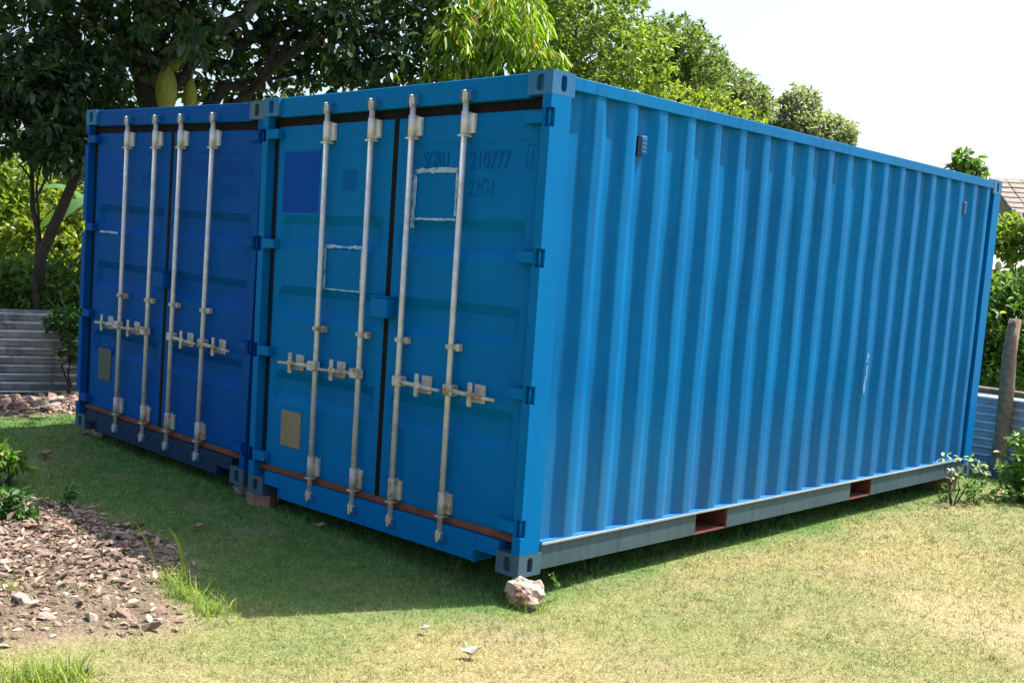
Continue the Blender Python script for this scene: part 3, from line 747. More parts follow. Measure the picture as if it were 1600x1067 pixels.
def foliage(clumps, tufts, per, L, wr, hang=0.15, shell=0.5, spread=0.12, curl=0.18, keep=None):
    """clumps: rows of centre xyz + radii xyz; leaves grow in tufts spread through each clump"""
    C = np.array(clumps, float)
    w = (C[:, 3] * C[:, 4] * C[:, 5]) ** 0.75; w /= w.sum()
    idx = rng.choice(len(C), tufts, p=w)
    d = unit(tufts); r = np.where(rng.random(tufts) < shell, 0.78 + 0.3 * rng.random(tufts), rng.random(tufts) ** 0.4)
    rad = C[idx, 3:6] * (1 + 0.22 * np.sin(d[:, :1] * 5.1 + idx[:, None] * 1.7) * np.cos(d[:, 1:2] * 4.3 + idx[:, None]))
    T = C[idx, :3] + d * rad * r[:, None]
    if keep is not None:
        k = keep(T); T, d = T[k], d[k]
    A = nrm(d + np.array([0, 0, 0.35]) + 0.6 * unit(len(T)))
    n = len(T) * per
    T = np.repeat(T, per, 0); A = np.repeat(A, per, 0)
    Dr = nrm(A * 0.55 + unit(n) * 0.9 + np.array([0, 0, -hang]))
    P = T + Dr * (spread * L) * rng.random((n, 1)) + A * L * (rng.random((n, 1)) - 0.5) * 0.9
    Nm = nrm(np.array([0, 0, 1.0]) + 0.75 * unit(n))
    return P, Dr, Nm, L * (0.45 + 0.85 * rng.random(n)), wr, curl
def crown(parent, mat, *a, name='crown', **k):
    P, Dr, Nm, L, wr, curl = foliage(*a, **k)
    return link(name, leaf_mesh(name, P, Dr, Nm, L, wr, curl), mat, parent)
def wob_path(a, b_, n, amp, sag=0.0):
    a, b_ = np.array(a, float), np.array(b_, float); out = []
    for k in range(n + 1):
        t = k / n; p = a + (b_ - a) * t + rng.normal(size=3) * amp * math.sin(math.pi * t); p[2] += sag * math.sin(math.pi * t); out.append(tuple(p))
    return out
def make_tree(name, label, base, top, r0, clumps, mat, bark, tufts, per, L, wr, group=None, limbs=6, twigs=0, **k):
    """trunk, one limb per clump, and a crown of leaf tufts, in coordinates about the trunk base"""
    base = np.array(base, float); base[2] = float(gh(base[0], base[1])) - 0.03
    root = empty(name, tuple(base)); tag(root, label, 'tree', group)
    top = np.array(top, float) - base; cl = [tuple(np.array(c[:3]) - base) + tuple(c[3:]) for c in clumps]
    pth = wob_path((0, 0, 0), top, 7, 0.04 * np.linalg.norm(top) * 0.4)
    MB().tube(pth, [r0 * (1.25 if i == 0 else 1 - 0.09 * i) for i in range(8)], 12, wob=0.06).build('trunk', bark, root)
    for c in cl[:limbs]:
        st = np.array(pth[4 + int(rng.integers(0, 4))]); en = np.array(c[:3])
        lp = wob_path(st, en, 6, 0.10 * np.linalg.norm(en - st) * 0.5, 0.05)
        mb = MB().tube(lp, [r0 * 0.34 * (1 - 0.12 * i) for i in range(7)], 8, wob=0.08)
        for t in range(twigs):
            q = np.array(lp[3 + t % 4]); e2 = en + unit(1)[0] * np.array(c[3:6]) * 0.8
            mb.tube(wob_path(q, e2, 4, 0.05), [r0 * 0.16, r0 * 0.13, r0 * 0.10, r0 * 0.07, r0 * 0.04], 6)
        mb.build('branch', bark, root)
    crown(root, mat, cl, tufts, per, L, wr, **k)
    return root
def cl(px, py, D, rx, rz, ry=None):
    p = at(px, py, D); return (p[0], p[1], p[2], rx, ry or rx, rz)

# --- jackfruit tree over the left container
jb = at(222, 300, 14.6)
J = [cl(60, 40, 14.0, 0.8, 0.5), cl(175, 30, 14.6, 0.9, 0.6), cl(330, 25, 14.4, 0.8, 0.45), cl(390, 105, 15.2, 0.7, 0.35), cl(500, 20, 14.2, 0.9, 0.5),
     cl(560, 70, 14.6, 0.85, 0.50), cl(630, 45, 14.8, 0.7, 0.6), cl(480, 70, 14.8, 0.6, 0.4), cl(610, 110, 15.0, 0.6, 0.28), cl(345, 120, 15.6, 0.6, 0.3),
     cl(150, 120, 15.4, 0.5, 0.45), cl(300, -90, 14.6, 1.6, 0.8), cl(60, -90, 14.2, 1.6, 0.9), cl(540, -90, 14.6, 1.5, 0.8), cl(180, -220, 14.8, 1.9, 1.0), cl(420, -220, 14.8, 1.9, 1.0),
     cl(30, 130, 13.6, 0.7, 0.35), cl(250, 70, 15.3, 0.6, 0.4), cl(655, 0, 15.0, 0.7, 0.6), cl(560, 125, 14.8, 0.55, 0.22), cl(640, 130, 15.2, 0.45, 0.22), cl(500, 110, 15.4, 0.5, 0.25), cl(300, 60, 13.4, 0.5, 0.3), cl(215, 40, 13.6, 0.5, 0.35), cl(170, 150, 14.8, 0.28, 0.22), cl(325, 140, 15.2, 0.4, 0.2), cl(455, 150, 16, 0.5, 0.14),
     (-6.3, 2.5, 5.3, 1.2, 1.2, 0.5), (-5.3, 2.0, 5.4, 1.1, 1.1, 0.45), (-6.9, 1.9, 5.3, 1.1, 1.1, 0.5), (-7.3, 0.9, 5.2, 1.0, 1.0, 0.45)]  # unseen overhead clumps, added to shade the stone heap and left container
jt = make_tree('jackfruit_tree', 'large dark leaved jackfruit tree spreading over the darker container', jb, at(228, 20, 14.6), 0.27, J, M['jack'], M['bark'],
               4900, 6, 0.145, 0.52, limbs=8, twigs=3, hang=0.25, shell=0.35, spread=0.3)
bp = [tuple(at(236, 130, 14.55) - np.array(jt.location)), tuple(at(285, 82, 14.4) - np.array(jt.location)), tuple(at(345, 45, 14.2) - np.array(jt.location)), tuple(at(385, 24, 14.1) - np.array(jt.location)), tuple(at(420, -25, 14.0) - np.array(jt.location))]
MB().tube(bp, [0.13, 0.11, 0.095, 0.08, 0.06], 10, wob=0.07).build('branch', M['bark_grey'], jt)
def jackfruit(px, py, D, rx, rz, label):
    bm = bmesh.new(); bmesh.ops.create_uvsphere(bm, u_segments=40, v_segments=30, radius=1.0)
    for v in bm.verts:
        d = v.co.normalized(); t = d.z
        w = 1 - 0.28 * max(0, t) ** 1.5 + 0.03 * mnoise.noise(d * 2)
        b_ = 1 + 0.022 * math.sin(math.atan2(d.y, d.x) * 22 + (1 if int((t + 1) * 11) % 2 else 0) * math.pi) * math.sin(t * 34)
        v.co = Vector((d.x * rx * w * b_, d.y * rx * w * b_, d.z * rz * b_))
    me = bpy.data.meshes.new('jackfruit'); bm.to_mesh(me); bm.free()
    for p_ in me.polygons: p_.use_smooth = True
    c = at(px, py, D); o = empty('jackfruit', tuple(c)); tag(o, label, 'fruit', 'jackfruits on the tree')
    link('rind', me, M['fruit'], o)
    MB().tube([(0, 0, rz * 0.9), (0.02, 0.01, rz + 0.10), (0.09, 0.03, rz + 0.22)], [0.022, 0.018, 0.016], 8).build('stalk', M['bark_grey'], o)
jackfruit(260, 140, 13.9, 0.125, 0.29, 'big yellow green jackfruit hanging just above the darker container')
jackfruit(297, 152, 14.2, 0.085, 0.22, 'smaller half shaded jackfruit right of the biggest one')
jackfruit(272, 100, 14.3, 0.07, 0.09, 'small young jackfruit above the biggest one')

# --- slim twin-stemmed tree left of the container
sb = at(62, 452, 13.9)
sl = make_tree('slim_tree', 'slim dark tree with two bare stems left of the darker container', sb, at(46, 215, 13.9), 0.052,
               [cl(50, 190, 13.9, 0.75, 0.38), cl(20, 130, 13.4, 0.7, 0.45), cl(115, 205, 13.2, 0.42, 0.36), cl(110, 120, 13.8, 0.6, 0.45), cl(85, 235, 13.6, 0.40, 0.20), cl(130, 245, 13.0, 0.2, 0.2)],
               M['slim'], M['bark'], 1000, 6, 0.125, 0.5, limbs=4, twigs=1, hang=0.3, shell=0.3, spread=0.3)
o_ = np.array(sl.location)
MB().tube([tuple(at(58, 455, 13.9) - o_), tuple(at(64, 400, 13.9) - o_), tuple(at(88, 345, 13.85) - o_), tuple(at(108, 300, 13.8) - o_), tuple(at(130, 245, 13.7) - o_), tuple(at(140, 190, 13.7) - o_)], [0.075, 0.068, 0.064, 0.058, 0.05, 0.04], 10, wob=0.05).build('trunk', M['bark'], sl)

# --- mango tree with bright hanging flush
mbase = at(765, 330, 14.6)
mg = [cl(715, 70, 14.4, 0.28, 0.42), cl(775, 60, 14.5, 0.35, 0.42), cl(835, 75, 14.4, 0.28, 0.42), cl(760, 110, 14.8, 0.5, 0.3), cl(800, 40, 15.0, 0.5, 0.35), cl(740, 20, 15.2, 0.5, 0.4), cl(855, 115, 14.5, 0.2, 0.3), cl(700, 120, 14.6, 0.25, 0.25)]
make_tree('mango_tree', 'mango tree with bright yellow green drooping leaves behind the containers', mbase, at(770, 70, 14.6), 0.12, mg, M['mango'], M['bark_grey'],
          430, 9, 0.21, 0.20, limbs=6, hang=1.5, shell=0.5, spread=0.25, curl=0.25)

# --- sunlit trees beyond the containers
def btree(px, py, D, clumps, label, mat, tufts, L, r0=0.16, per=7, wr=0.5, name='leafy_tree', **k):
    b_ = at(px, py, D); return make_tree(name, label, b_, at(px, clumps[0][1], D), r0, [cl(*c) for c in clumps], M[mat], M['bark_grey'], tufts, per, L, wr, 'trees beyond the containers', limbs=7, **k)
btree(905, 330, 18.0, [(900, 40, 18.0, 1.1, 0.7), (960, 80, 17.6, 0.8, 0.5), (930, -20, 18.4, 1.0, 0.7), (860, 20, 18.8, 1.1, 0.7), (1000, 110, 17.8, 0.6, 0.36), (985, 70, 18.4, 0.6, 0.42), (880, 105, 18.0, 0.8, 0.4), (830, -30, 19, 1.2, 0.8), (940, 140, 17.5, 0.8, 0.3)],
      'tall light green tree rising right behind the near roof corner', 'light', 2900, 0.085)
btree(1055, 340, 22.0, [(1050, 80, 22, 0.9, 0.55), (1075, 100, 21.6, 0.6, 0.55), (1020, 110, 22, 0.8, 0.5), (1035, 55, 22.4, 0.45, 0.35), (1070, 140, 22, 0.9, 0.4), (1085, 60, 22.2, 0.28, 0.3)],
      'rounded green tree just right of the tallest light green tree', 'mid', 1700, 0.095)
btree(1130, 350, 26.0, [(1120, 140, 26, 0.9, 0.55), (1150, 160, 25.6, 0.7, 0.4), (1105, 110, 26.2, 0.5, 0.4), (1170, 175, 26, 0.5, 0.3), (1085, 150, 26, 0.8, 0.5)],
      'greyish green tree in the gap between rounded green tree and distant crowns', 'grey', 1300, 0.12)
btree(1250, 350, 36.0, [(1245, 200, 36, 1.2, 0.65), (1250, 160, 36, 0.55, 0.5), (1205, 185, 36, 0.8, 0.5), (1290, 205, 36, 0.8, 0.45), (1318, 222, 36, 0.35, 0.25), (1190, 205, 36, 0.8, 0.6)],
      'distant dull green tree with a knob shaped top, rightmost of the tree row', 'far', 1700, 0.15, 0.22)
def bush(name, label, base, clumps, mat, tufts, L, wr=0.5, per=7, cat='shrub', group=None, stems=5, **k):
    q = min(1.0, L / 0.11) ** 1.5
    base = np.array(base, float); base[2] = float(gh(base[0], base[1])) - 0.02
    root = empty(name, tuple(base)); tag(root, label, cat, group)
    cs = [tuple(np.array(cl(*c)[:3]) - base) + cl(*c)[3:] for c in clumps]
    for c in (cs * stems)[:stems]:
        en = np.array(c[:3]) + rng.normal(size=3) * 0.06 * q
        MB().tube(wob_path((rng.uniform(-.06, .06) * q, rng.uniform(-.06, .06) * q, 0), en, 5, 0.04 * q), [0.018 * q, 0.016 * q, 0.013 * q, 0.010 * q, 0.007 * q, 0.004 * q], 6).build('stem', M['bark'], root)
    crown(root, M[mat], cs, tufts, per, L, wr, name='foliage', **k)
    return root
bush('yellow_bush', 'yellow green bush tops showing over the middle of the long roof rail', at(1090, 420, 19),
     [(1000, 150, 19, 0.7, 0.35), (1060, 165, 19, 0.7, 0.32), (1110, 180, 19, 0.6, 0.28), (1155, 185, 19, 0.4, 0.22), (1060, 260, 19, 0.9, 0.9), (1020, 320, 19, 0.9, 1.0)], 'yellowbush', 1000, 0.10)
btree(1512, 420, 24.0, [(1512, 250, 24, 0.22, 0.20), (1498, 262, 24, 0.18, 0.16), (1530, 262, 24, 0.16, 0.15), (1510, 290, 24, 0.4, 0.3)],
      'small round tree crown peeking over the far end of the roof', 'shrub', 120, 0.13, 0.05, wr=0.6)

# ------------------------------------------------------------------ houses beyond the right fence
def house(name, label, centre, w, d, wall_h, roof_h, rz, roofmat, tiled):
    c = np.array(centre, float); root = empty(name, (c[0], c[1], float(gh(c[0], c[1]))), (0, 0, rz)); tag(root, label, 'house')
    MB().box(-w / 2, w / 2, -d / 2, d / 2, 0, wall_h, 0.01).build('wall', M['wallpaint'], root)
    for xw in (-w * 0.3, 0.0, w * 0.3):
        f = MB().box(xw - 0.55, xw + 0.55, -d / 2 - 0.05, -d / 2 - 0.003, 0.9, 2.1, 0.01).build('window', M['frame'], root)
        MB().box(xw - 0.48, xw - 0.02, -d / 2 - 0.058, -d / 2 - 0.0505, 0.97, 2.03).build('pane', M['glass'], f); MB().box(xw + 0.02, xw + 0.48, -d / 2 - 0.058, -d / 2 - 0.0505, 0.97, 2.03).build('pane', M['glass'], f)
    ov = 0.45; mb = MB()
    a, b_ = w / 2 + ov, d / 2 + ov
    mb.poly([(-a, -b_, wall_h), (a, -b_, wall_h), (a, b_, wall_h), (-a, b_, wall_h), (-a, 0, wall_h + roof_h), (a, 0, wall_h + roof_h)],
            [(0, 1, 5, 4), (2, 3, 4, 5), (0, 4, 3), (1, 2, 5), (0, 3, 2, 1)])
    rf = mb.build('roof', roofmat, root)
    sl_ = math.hypot(b_, roof_h); ang = math.atan2(roof_h, b_)
    if tiled:
        rows = 11; cols = 16
        tm = MB(); tw, tl = 2 * a / cols, sl_ / rows
        tm.box(-tw / 2 + 0.001, tw / 2 - 0.001, 0, tl * 1.12, 0, 0.06, 0.010); tme = tm.mesh('tile'); tme.materials.append(M['rooftile'])
        for i in range(rows):
            for j in range(cols):
                o = link('tile', tme, None, rf); t = i * tl - 0.02
                o.location = (-a + tw * (j + 0.5) + random.uniform(-.01, .01), -b_ + t * math.cos(ang), wall_h + t * math.sin(ang) + 0.015 + random.uniform(0, .008))
                o.rotation_euler = (ang - 0.07, 0, random.uniform(-.012, .012))
    else:
        n = 64; pts = []
        for k in range(n + 1):
            x = -a + 2 * a * k / n; z = 0.03 + 0.02 * math.cos(k * math.pi)
            for t in (-0.02, sl_): pts.append((x, -b_ + t * math.cos(ang) - z * math.sin(ang), wall_h + t * math.sin(ang) + z * math.cos(ang)))
        MB().poly(pts, [(2 * k, 2 * k + 2, 2 * k + 3, 2 * k + 1) for k in range(n)]).build('roof_sheet', roofmat, rf)
    return root
hc = at(1722, 420, 31)
house('house', 'house with a brown tiled roof at the right edge behind the container', hc, 4.6, 5.0, 2.85, 1.45, math.radians(38), M['rooftile'], True)
hc2 = at(1665, 430, 22)
house('shed', 'low shed with a pale tin roof in front of the tiled house', hc2, 3.6, 2.6, 2.05, 0.62, math.radians(30), M['tin_roof'], False)

# ------------------------------------------------------------------ corrugated sheet fences
def fence_sheet(length, height, mat, waves, amp, parent, off, tilt=0.0):
    amp *= 1.5
    n = waves * 8; pts = []; m_ = 10
    for k in range(n + 1):
        z = height * k / n; y = amp * math.cos(2 * math.pi * k / 8)
        for j in range(m_ + 1):
            x = length * j / m_; w = 0.012 * mnoise.noise(Vector((x * 1.3 + off, z * 2, 5)))
            pts.append((x + off, y + w, z + tilt * x + 0.006 * mnoise.noise(Vector((x, z, 9)))))
    fs = [(k * (m_ + 1) + j, k * (m_ + 1) + j + 1, (k + 1) * (m_ + 1) + j + 1, (k + 1) * (m_ + 1) + j) for k in range(n) for j in range(m_)]
    me = mesh_np('sheet', pts, fs, smooth=True); return link('sheet', me, mat, parent)
# left fence
fa, fb = np.array([-8.75, -0.75, 0.0]), np.array([-7.45, 3.45, 0.0])
dv = fb - fa; fl = float(np.linalg.norm(dv)); za = float(gh(fa[0], fa[1]))
lf = empty('tin_fence', (fa[0], fa[1], za - 0.02), (0, 0, math.atan2(dv[1], dv[0])))
tag(lf, 'low fence of shiny horizontal corrugated sheets left of the darker container', 'fence')
fence_sheet(2.25, 0.95, M['sheet'], 10, 0.023, lf, 0.0, 0.006); s2 = fence_sheet(2.2, 0.95, M['sheet'], 10, 0.023, lf, 2.18, -0.01); s2.location.y = -0.03; s2.location.z = 0.015
for x in (0.05, 1.5, 2.95, 4.3):
    MB().tube([(x, 0.075, -0.1), (x + 0.02, 0.07, 0.5), (x, 0.075, 1.02)], [0.042, 0.04, 0.036], 8, wob=0.08).build('post', M['post'], lf)
# right fence
rf_ = empty('tin_fence', (-3.4, 7.62, float(gh(-0.2, 7.2)) - 0.02), (0, 0, -0.115))
tag(rf_, 'low fence of bluish corrugated sheets behind the wooden post on the right', 'fence')
fence_sheet(2.3, 0.80, M['sheet_blue'], 9, 0.017, rf_, 0.0); fence_sheet(2.3, 0.80, M['sheet_blue'], 10, 0.017, rf_, 2.35).location.y = -0.03
fence_sheet(2.3, 0.78, M['sheet_blue'], 9, 0.017, rf_, 4.6).location.y = 0.02
MB().tube([(-0.1, -0.05, 0.835), (1.5, -0.055, 0.85), (3.0, -0.06, 0.835), (4.4, -0.055, 0.825), (7.0, -0.05, 0.82)], [0.032, 0.030, 0.033, 0.030, 0.028], 9, wob=0.06).build('rail', M['post'], rf_)
pb = np.array([-0.13, 7.13, 0.0])
pr = empty('wooden_post', (pb[0], pb[1], float(gh(pb[0], pb[1])))); tag(pr, 'tall weathered wooden post standing by the right hand tin fence', 'post')
MB().tube([(0, 0, -0.1), (0.01, 0, 0.4), (0.0, 0.01, 0.9), (-0.01, 0, 1.20), (0.005, 0, 1.53)], [0.078, 0.072, 0.068, 0.062, 0.054], 12, wob=0.10).build('shaft', M['post'], pr)
MB().tube([(0, 0, -0.1), (0.0, 0, 0.10), (0.004, 0, 0.19)], [0.104, 0.100, 0.098], 14, wob=0.03).build('painted_base', M['teal'], pr)

# ------------------------------------------------------------------ shrubs and weeds
bush('green_shrub', 'leafy green shrub growing right behind the left tin fence', at(50, 520, 14.6), [(20, 462, 14.6, 0.5, 0.30), (80, 465, 14.4, 0.5, 0.28), (110, 432, 14.8, 0.35, 0.25), (45, 430, 15.0, 0.45, 0.22), (130, 480, 14.3, 0.35, 0.25), (-30, 455, 14.8, 0.6, 0.35)], 'shrub', 800, 0.12, 0.42, hang=0.3)
bush('fence_climber', 'dark leafy sprig hanging over the left tin fence beside the container', at(110, 610, 12.7), [(112, 525, 12.7, 0.13, 0.18), (105, 500, 12.8, 0.18, 0.12), (118, 550, 12.7, 0.08, 0.10)], 'shrub_dark', 75, 0.10, 0.45, hang=0.4, stems=3)
bush('sunlit_bush', 'sunlit yellow green bush between the two bare stems', at(90, 440, 19.0), [(85, 330, 19, 0.35, 0.4), (60, 380, 19, 0.5, 0.4), (110, 390, 18.6, 0.5, 0.35), (130, 330, 19, 0.4, 0.3), (140, 400, 19, 0.6, 0.5), (90, 430, 18.6, 0.7, 0.4)], 'yellowbush', 750, 0.13)
bush('sunlit_bush', 'bright green bush at the left edge behind the slim tree', at(10, 430, 20.0), [(15, 270, 20, 0.55, 0.4), (0, 330, 20, 0.7, 0.5), (30, 390, 19.6, 0.6, 0.5), (-40, 300, 20, 0.8, 0.7), (10, 430, 19.6, 0.7, 0.4)], 'light', 1000, 0.12)
bush('hedge_bush', 'dark shaded thicket filling the back behind the banana plant', at(90, 420, 26.0), [(30, 320, 26, 1.6, 1.2), (120, 330, 26, 1.6, 1.3), (200, 340, 26, 1.6, 1.3), (-60, 330, 26, 1.8, 1.4), (90, 250, 26, 1.2, 0.6)], 'mid', 1500, 0.19)
# banana plant with big leaves
bb = at(150, 440, 17.0); bb[2] = float(gh(bb[0], bb[1])); bn = empty('banana_plant', tuple(bb)); tag(bn, 'banana plant with broad arching leaves behind the slanting bare stem', 'plant')
btop = at(150, 330, 17.0) - bb
MB().tube(wob_path((0, 0, 0), btop, 4, 0.03), [0.11, 0.10, 0.09, 0.08, 0.06], 10).build('trunk', M['weed'], bn)
def banana_leaf(start, end, w, droop):
    s, e = np.array(start), np.array(end); n = 14; side = nrm(np.cross(e - s, [0, 0, 1.0])); V_, F_, vv = [], [], []
    for k in range(n + 1):
        t = k / n; p = s + (e - s) * t; p[2] += droop * 4 * t * (1 - t) - droop * 0.4 * t * t
        ww = w * math.sin(math.pi * min(1, 0.06 + t * 0.94)) ** 0.6
        j = random.uniform(0.85, 1.0)
        for q in (-1, 0, 1): V_.append(p + side * ww * q * j + np.array([0, 0, -0.35 * ww * abs(q)]))
    for k in range(n):
        for q in (0, 1): F_.append((k * 3 + q, k * 3 + q + 1, k * 3 + q + 4, k * 3 + q + 3))
    link('leaf', mesh_np('leaf', V_, F_, {'var': np.full(len(V_), random.uniform(.2, .8))}), M['banana'], bn)
for (x, y, D) in ((50, 292, 16.9), (100, 330, 16.4), (155, 400, 16.2), (190, 300, 17.6), (60, 350, 17.6), (150, 260, 17.6)):
    banana_leaf(btop, at(x, y, D) - bb, 0.17, 0.22)
# right side shrubs
bush('roadside_shrub', 'bright shrub below the tiled roof, just beyond the container corner', at(1590, 470, 17.0), [(1590, 365, 17, 0.42, 0.28), (1615, 380, 17, 0.5, 0.35), (1570, 372, 17, 0.28, 0.22)], 'light', 330, 0.10)
bush('fence_shrub', 'sunlit loose shrub behind the right tin fence and the wooden post', at(1600, 600, 14.5), [(1575, 465, 14.6, 0.32, 0.28), (1605, 475, 14.6, 0.45, 0.30), (1560, 510, 14.4, 0.34, 0.4), (1600, 540, 14.4, 0.55, 0.45), (1570, 580, 14.2, 0.4, 0.3), (1545, 560, 14.2, 0.3, 0.35)], 'shrub', 850, 0.10, 0.45)
bush('back_thicket', 'dull green thicket filling the gap under the shed roof', at(1580, 470, 18.5), [(1570, 452, 18.5, 0.6, 0.2), (1640, 460, 18.5, 0.9, 0.25), (1520, 470, 18.5, 0.8, 0.4), (1580, 520, 18.0, 1.0, 0.5)], 'grey', 600, 0.14)
bush('green_bush', 'lush bright green bush at the right edge in front of the tin fence', at(1612, 785, 10.9), [(1600, 720, 10.9, 0.16, 0.26), (1625, 700, 11, 0.2, 0.25), (1588, 768, 10.8, 0.14, 0.10), (1620, 760, 10.8, 0.25, 0.2)], 'weed', 190, 0.075, 0.5)
bush('weed_patch', 'dusty green weeds at the far bottom corner of the long side', at(1520, 785, 10.35), [(1500, 762, 10.3, 0.14, 0.12), (1535, 765, 10.4, 0.18, 0.13), (1560, 770, 10.5, 0.14, 0.10), (1480, 772, 10.2, 0.10, 0.07), (1525, 745, 10.4, 0.08, 0.10)], 'shrub', 60, 0.042, 0.45, cat='plant')
bush('pale_weed', 'pale leaved weed sprawling over the far end of the bottom rail', at(1490, 785, 10.1), [(1478, 716, 10.15, 0.07, 0.025), (1512, 718, 10.15, 0.09, 0.02), (1488, 742, 10.1, 0.05, 0.04), (1532, 730, 10.2, 0.05, 0.04)], 'pale', 15, 0.058, 0.5, cat='plant', per=3)
# left foreground plant
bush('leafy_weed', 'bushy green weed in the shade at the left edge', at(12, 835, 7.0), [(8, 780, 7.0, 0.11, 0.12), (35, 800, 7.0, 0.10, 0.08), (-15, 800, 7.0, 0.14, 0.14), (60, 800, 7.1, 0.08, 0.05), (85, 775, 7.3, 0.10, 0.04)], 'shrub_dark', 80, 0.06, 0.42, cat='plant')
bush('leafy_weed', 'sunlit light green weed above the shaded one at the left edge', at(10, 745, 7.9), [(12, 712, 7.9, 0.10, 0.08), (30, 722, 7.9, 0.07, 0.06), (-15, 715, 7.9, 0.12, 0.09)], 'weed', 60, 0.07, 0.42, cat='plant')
bush('small_weed', 'small sprig of weed beside the whitish stone on the sunny side', at(868, 912, 5.85), [(866, 903, 5.85, 0.015, 0.025), (872, 910, 5.85, 0.02, 0.015)], 'weed', 9, 0.02, 0.4, cat='plant', per=5, stems=2)

# ------------------------------------------------------------------ grass
def blades(P, H, width, lean, seg, az=None):
    """curved tapering blades; seg quads each"""
    n = len(P); az = rng.random(n) * 2 * math.pi if az is None else az
    d = np.stack([np.cos(az), np.sin(az), np.zeros(n)], 1); s = np.stack([-np.sin(az + rng.normal(0, .6, n)), np.cos(az), np.zeros(n)], 1); s = nrm(s)
    rows = []
    for k in range(seg + 1):
        t = k / seg; w = width * (1 - t) ** 0.7 if k < seg else width * 0.05
        c = P + d * (H * lean * t ** 1.7)[:, None] + np.array([0, 0, 1.0]) * (H * (t - 0.45 * np.minimum(lean, 1.6) * t * t * 0.6))[:, None]
        rows.append(c - s * (w / 2)[:, None]); rows.append(c + s * (w / 2)[:, None])
    v = np.stack(rows, 1); m = 2 * (seg + 1)
    F = np.array([[2 * k, 2 * k + 1, 2 * k + 3, 2 * k + 2] for k in range(seg)])[None] + (np.arange(n) * m)[:, None, None]
    return v.reshape(-1, 3), F.reshape(-1, 4), m
def tri_blades(P, H, width, lean):
    n = len(P); az = rng.random(n) * 2 * math.pi; az2 = rng.random(n) * 2 * math.pi
    d = np.stack([np.cos(az), np.sin(az), np.zeros(n)], 1); s = np.stack([np.cos(az2), np.sin(az2), np.zeros(n)], 1)
    tip = P + d * (H * np.sin(lean))[:, None] + np.array([0, 0, 1.0]) * (H * np.cos(lean))[:, None]
    v = np.stack([P - s * (width / 2)[:, None], P + s * (width / 2)[:, None], tip], 1)
    return v.reshape(-1, 3), np.arange(n * 3).reshape(-1, 3)
def scatter(n, x0, x1, y0, y1):
    P = np.stack([rng.uniform(x0, x1, n), rng.uniform(y0, y1, n)], 1); return P
def lawn():
    tot = 3400000
    P = scatter(tot, -9.0, 5.5, -4.0, 12.0)
    z = gh(P[:, 0], P[:, 1]); P3 = np.column_stack([P, z])
    px, py, dz = project(P3)
    vis = (dz > 1) & (px > -260) & (px < PW + 260) & (py > 300) & (py < PH + 240)
    ins_r = (P[:, 0] > -2.44 + 0.25) & (P[:, 0] < -0.35) & (P[:, 1] > 0.45) & (P[:, 1] < 5.7)
    ins_l = (P[:, 0] > -4.8) & (P[:, 0] < -2.2) & (P[:, 1] > 0.5)
    dist = np.hypot(P[:, 0] - CAM[0], P[:, 1] - CAM[1])
    dens = np.clip((5.6 / dist) ** 1.3, 0.06, 1.0)
    b_ = bare_f(P[:, 0], P[:, 1])
    dens *= 1 - 0.90 * b_
    dens *= 0.35 + 0.5 * fbm(P[:, 0], P[:, 1], 0.22, 3) + 1.3 * (vnoise(P[:, 0] / 0.035, P[:, 1] / 0.035) - 0.35)
    k = vis & ~ins_r & ~ins_l & (rng.random(tot) < dens)
    P3 = P3[k]; dist = dist[k]; n = len(P3)
    near = np.minimum(np.abs(P3[:, 0] + 0.05) + np.where((P3[:, 1] > 0) & (P3[:, 1] < 6), 0, 9), 9)          # metres from the long side
    door = np.where((P3[:, 0] < 0) & (P3[:, 0] > -5), np.abs(P3[:, 1] - 0.05), 9)
    tall = 1 + 0.9 * sstep(0.0, -0.12, P3[:, 0]) * sstep(0.5, 0.2, near) + 0.5 * sstep(0.5, 0.0, door)
    H = (0.014 + 0.022 * rng.random(n) ** 1.6) * tall * (0.7 + 0.6 * fbm(P3[:, 0], P3[:, 1], 0.3, 2))
    H = H * np.where(rng.random(n) < 0.03, 2.2, 1.0)
    w = 0.0036 * (0.6 + 0.9 * rng.random(n) ** 2) * np.clip(dist / 6.0, 0.9, 2.2)
    v, F = tri_blades(P3, H, w, 0.25 + 1.2 * rng.random(n) ** 0.7)
    dry_shade = np.clip(dry_shade_f(P3[:, 0], P3[:, 1]) + rng.normal(0, 0.16, n), 0, 1)
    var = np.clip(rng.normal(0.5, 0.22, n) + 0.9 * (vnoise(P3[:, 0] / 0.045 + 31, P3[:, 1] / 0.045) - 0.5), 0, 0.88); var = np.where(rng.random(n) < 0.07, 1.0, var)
    me = mesh_np('lawn_grass', v, F, {'var': np.repeat(var, 3), 'dry_shade': np.repeat(dry_shade, 3)})
    tag(link('lawn_grass', me, M['grass']), 'short patchy lawn grass, green in shade and straw coloured in sun', 'grass', kind='stuff')
    return n
NB = lawn()

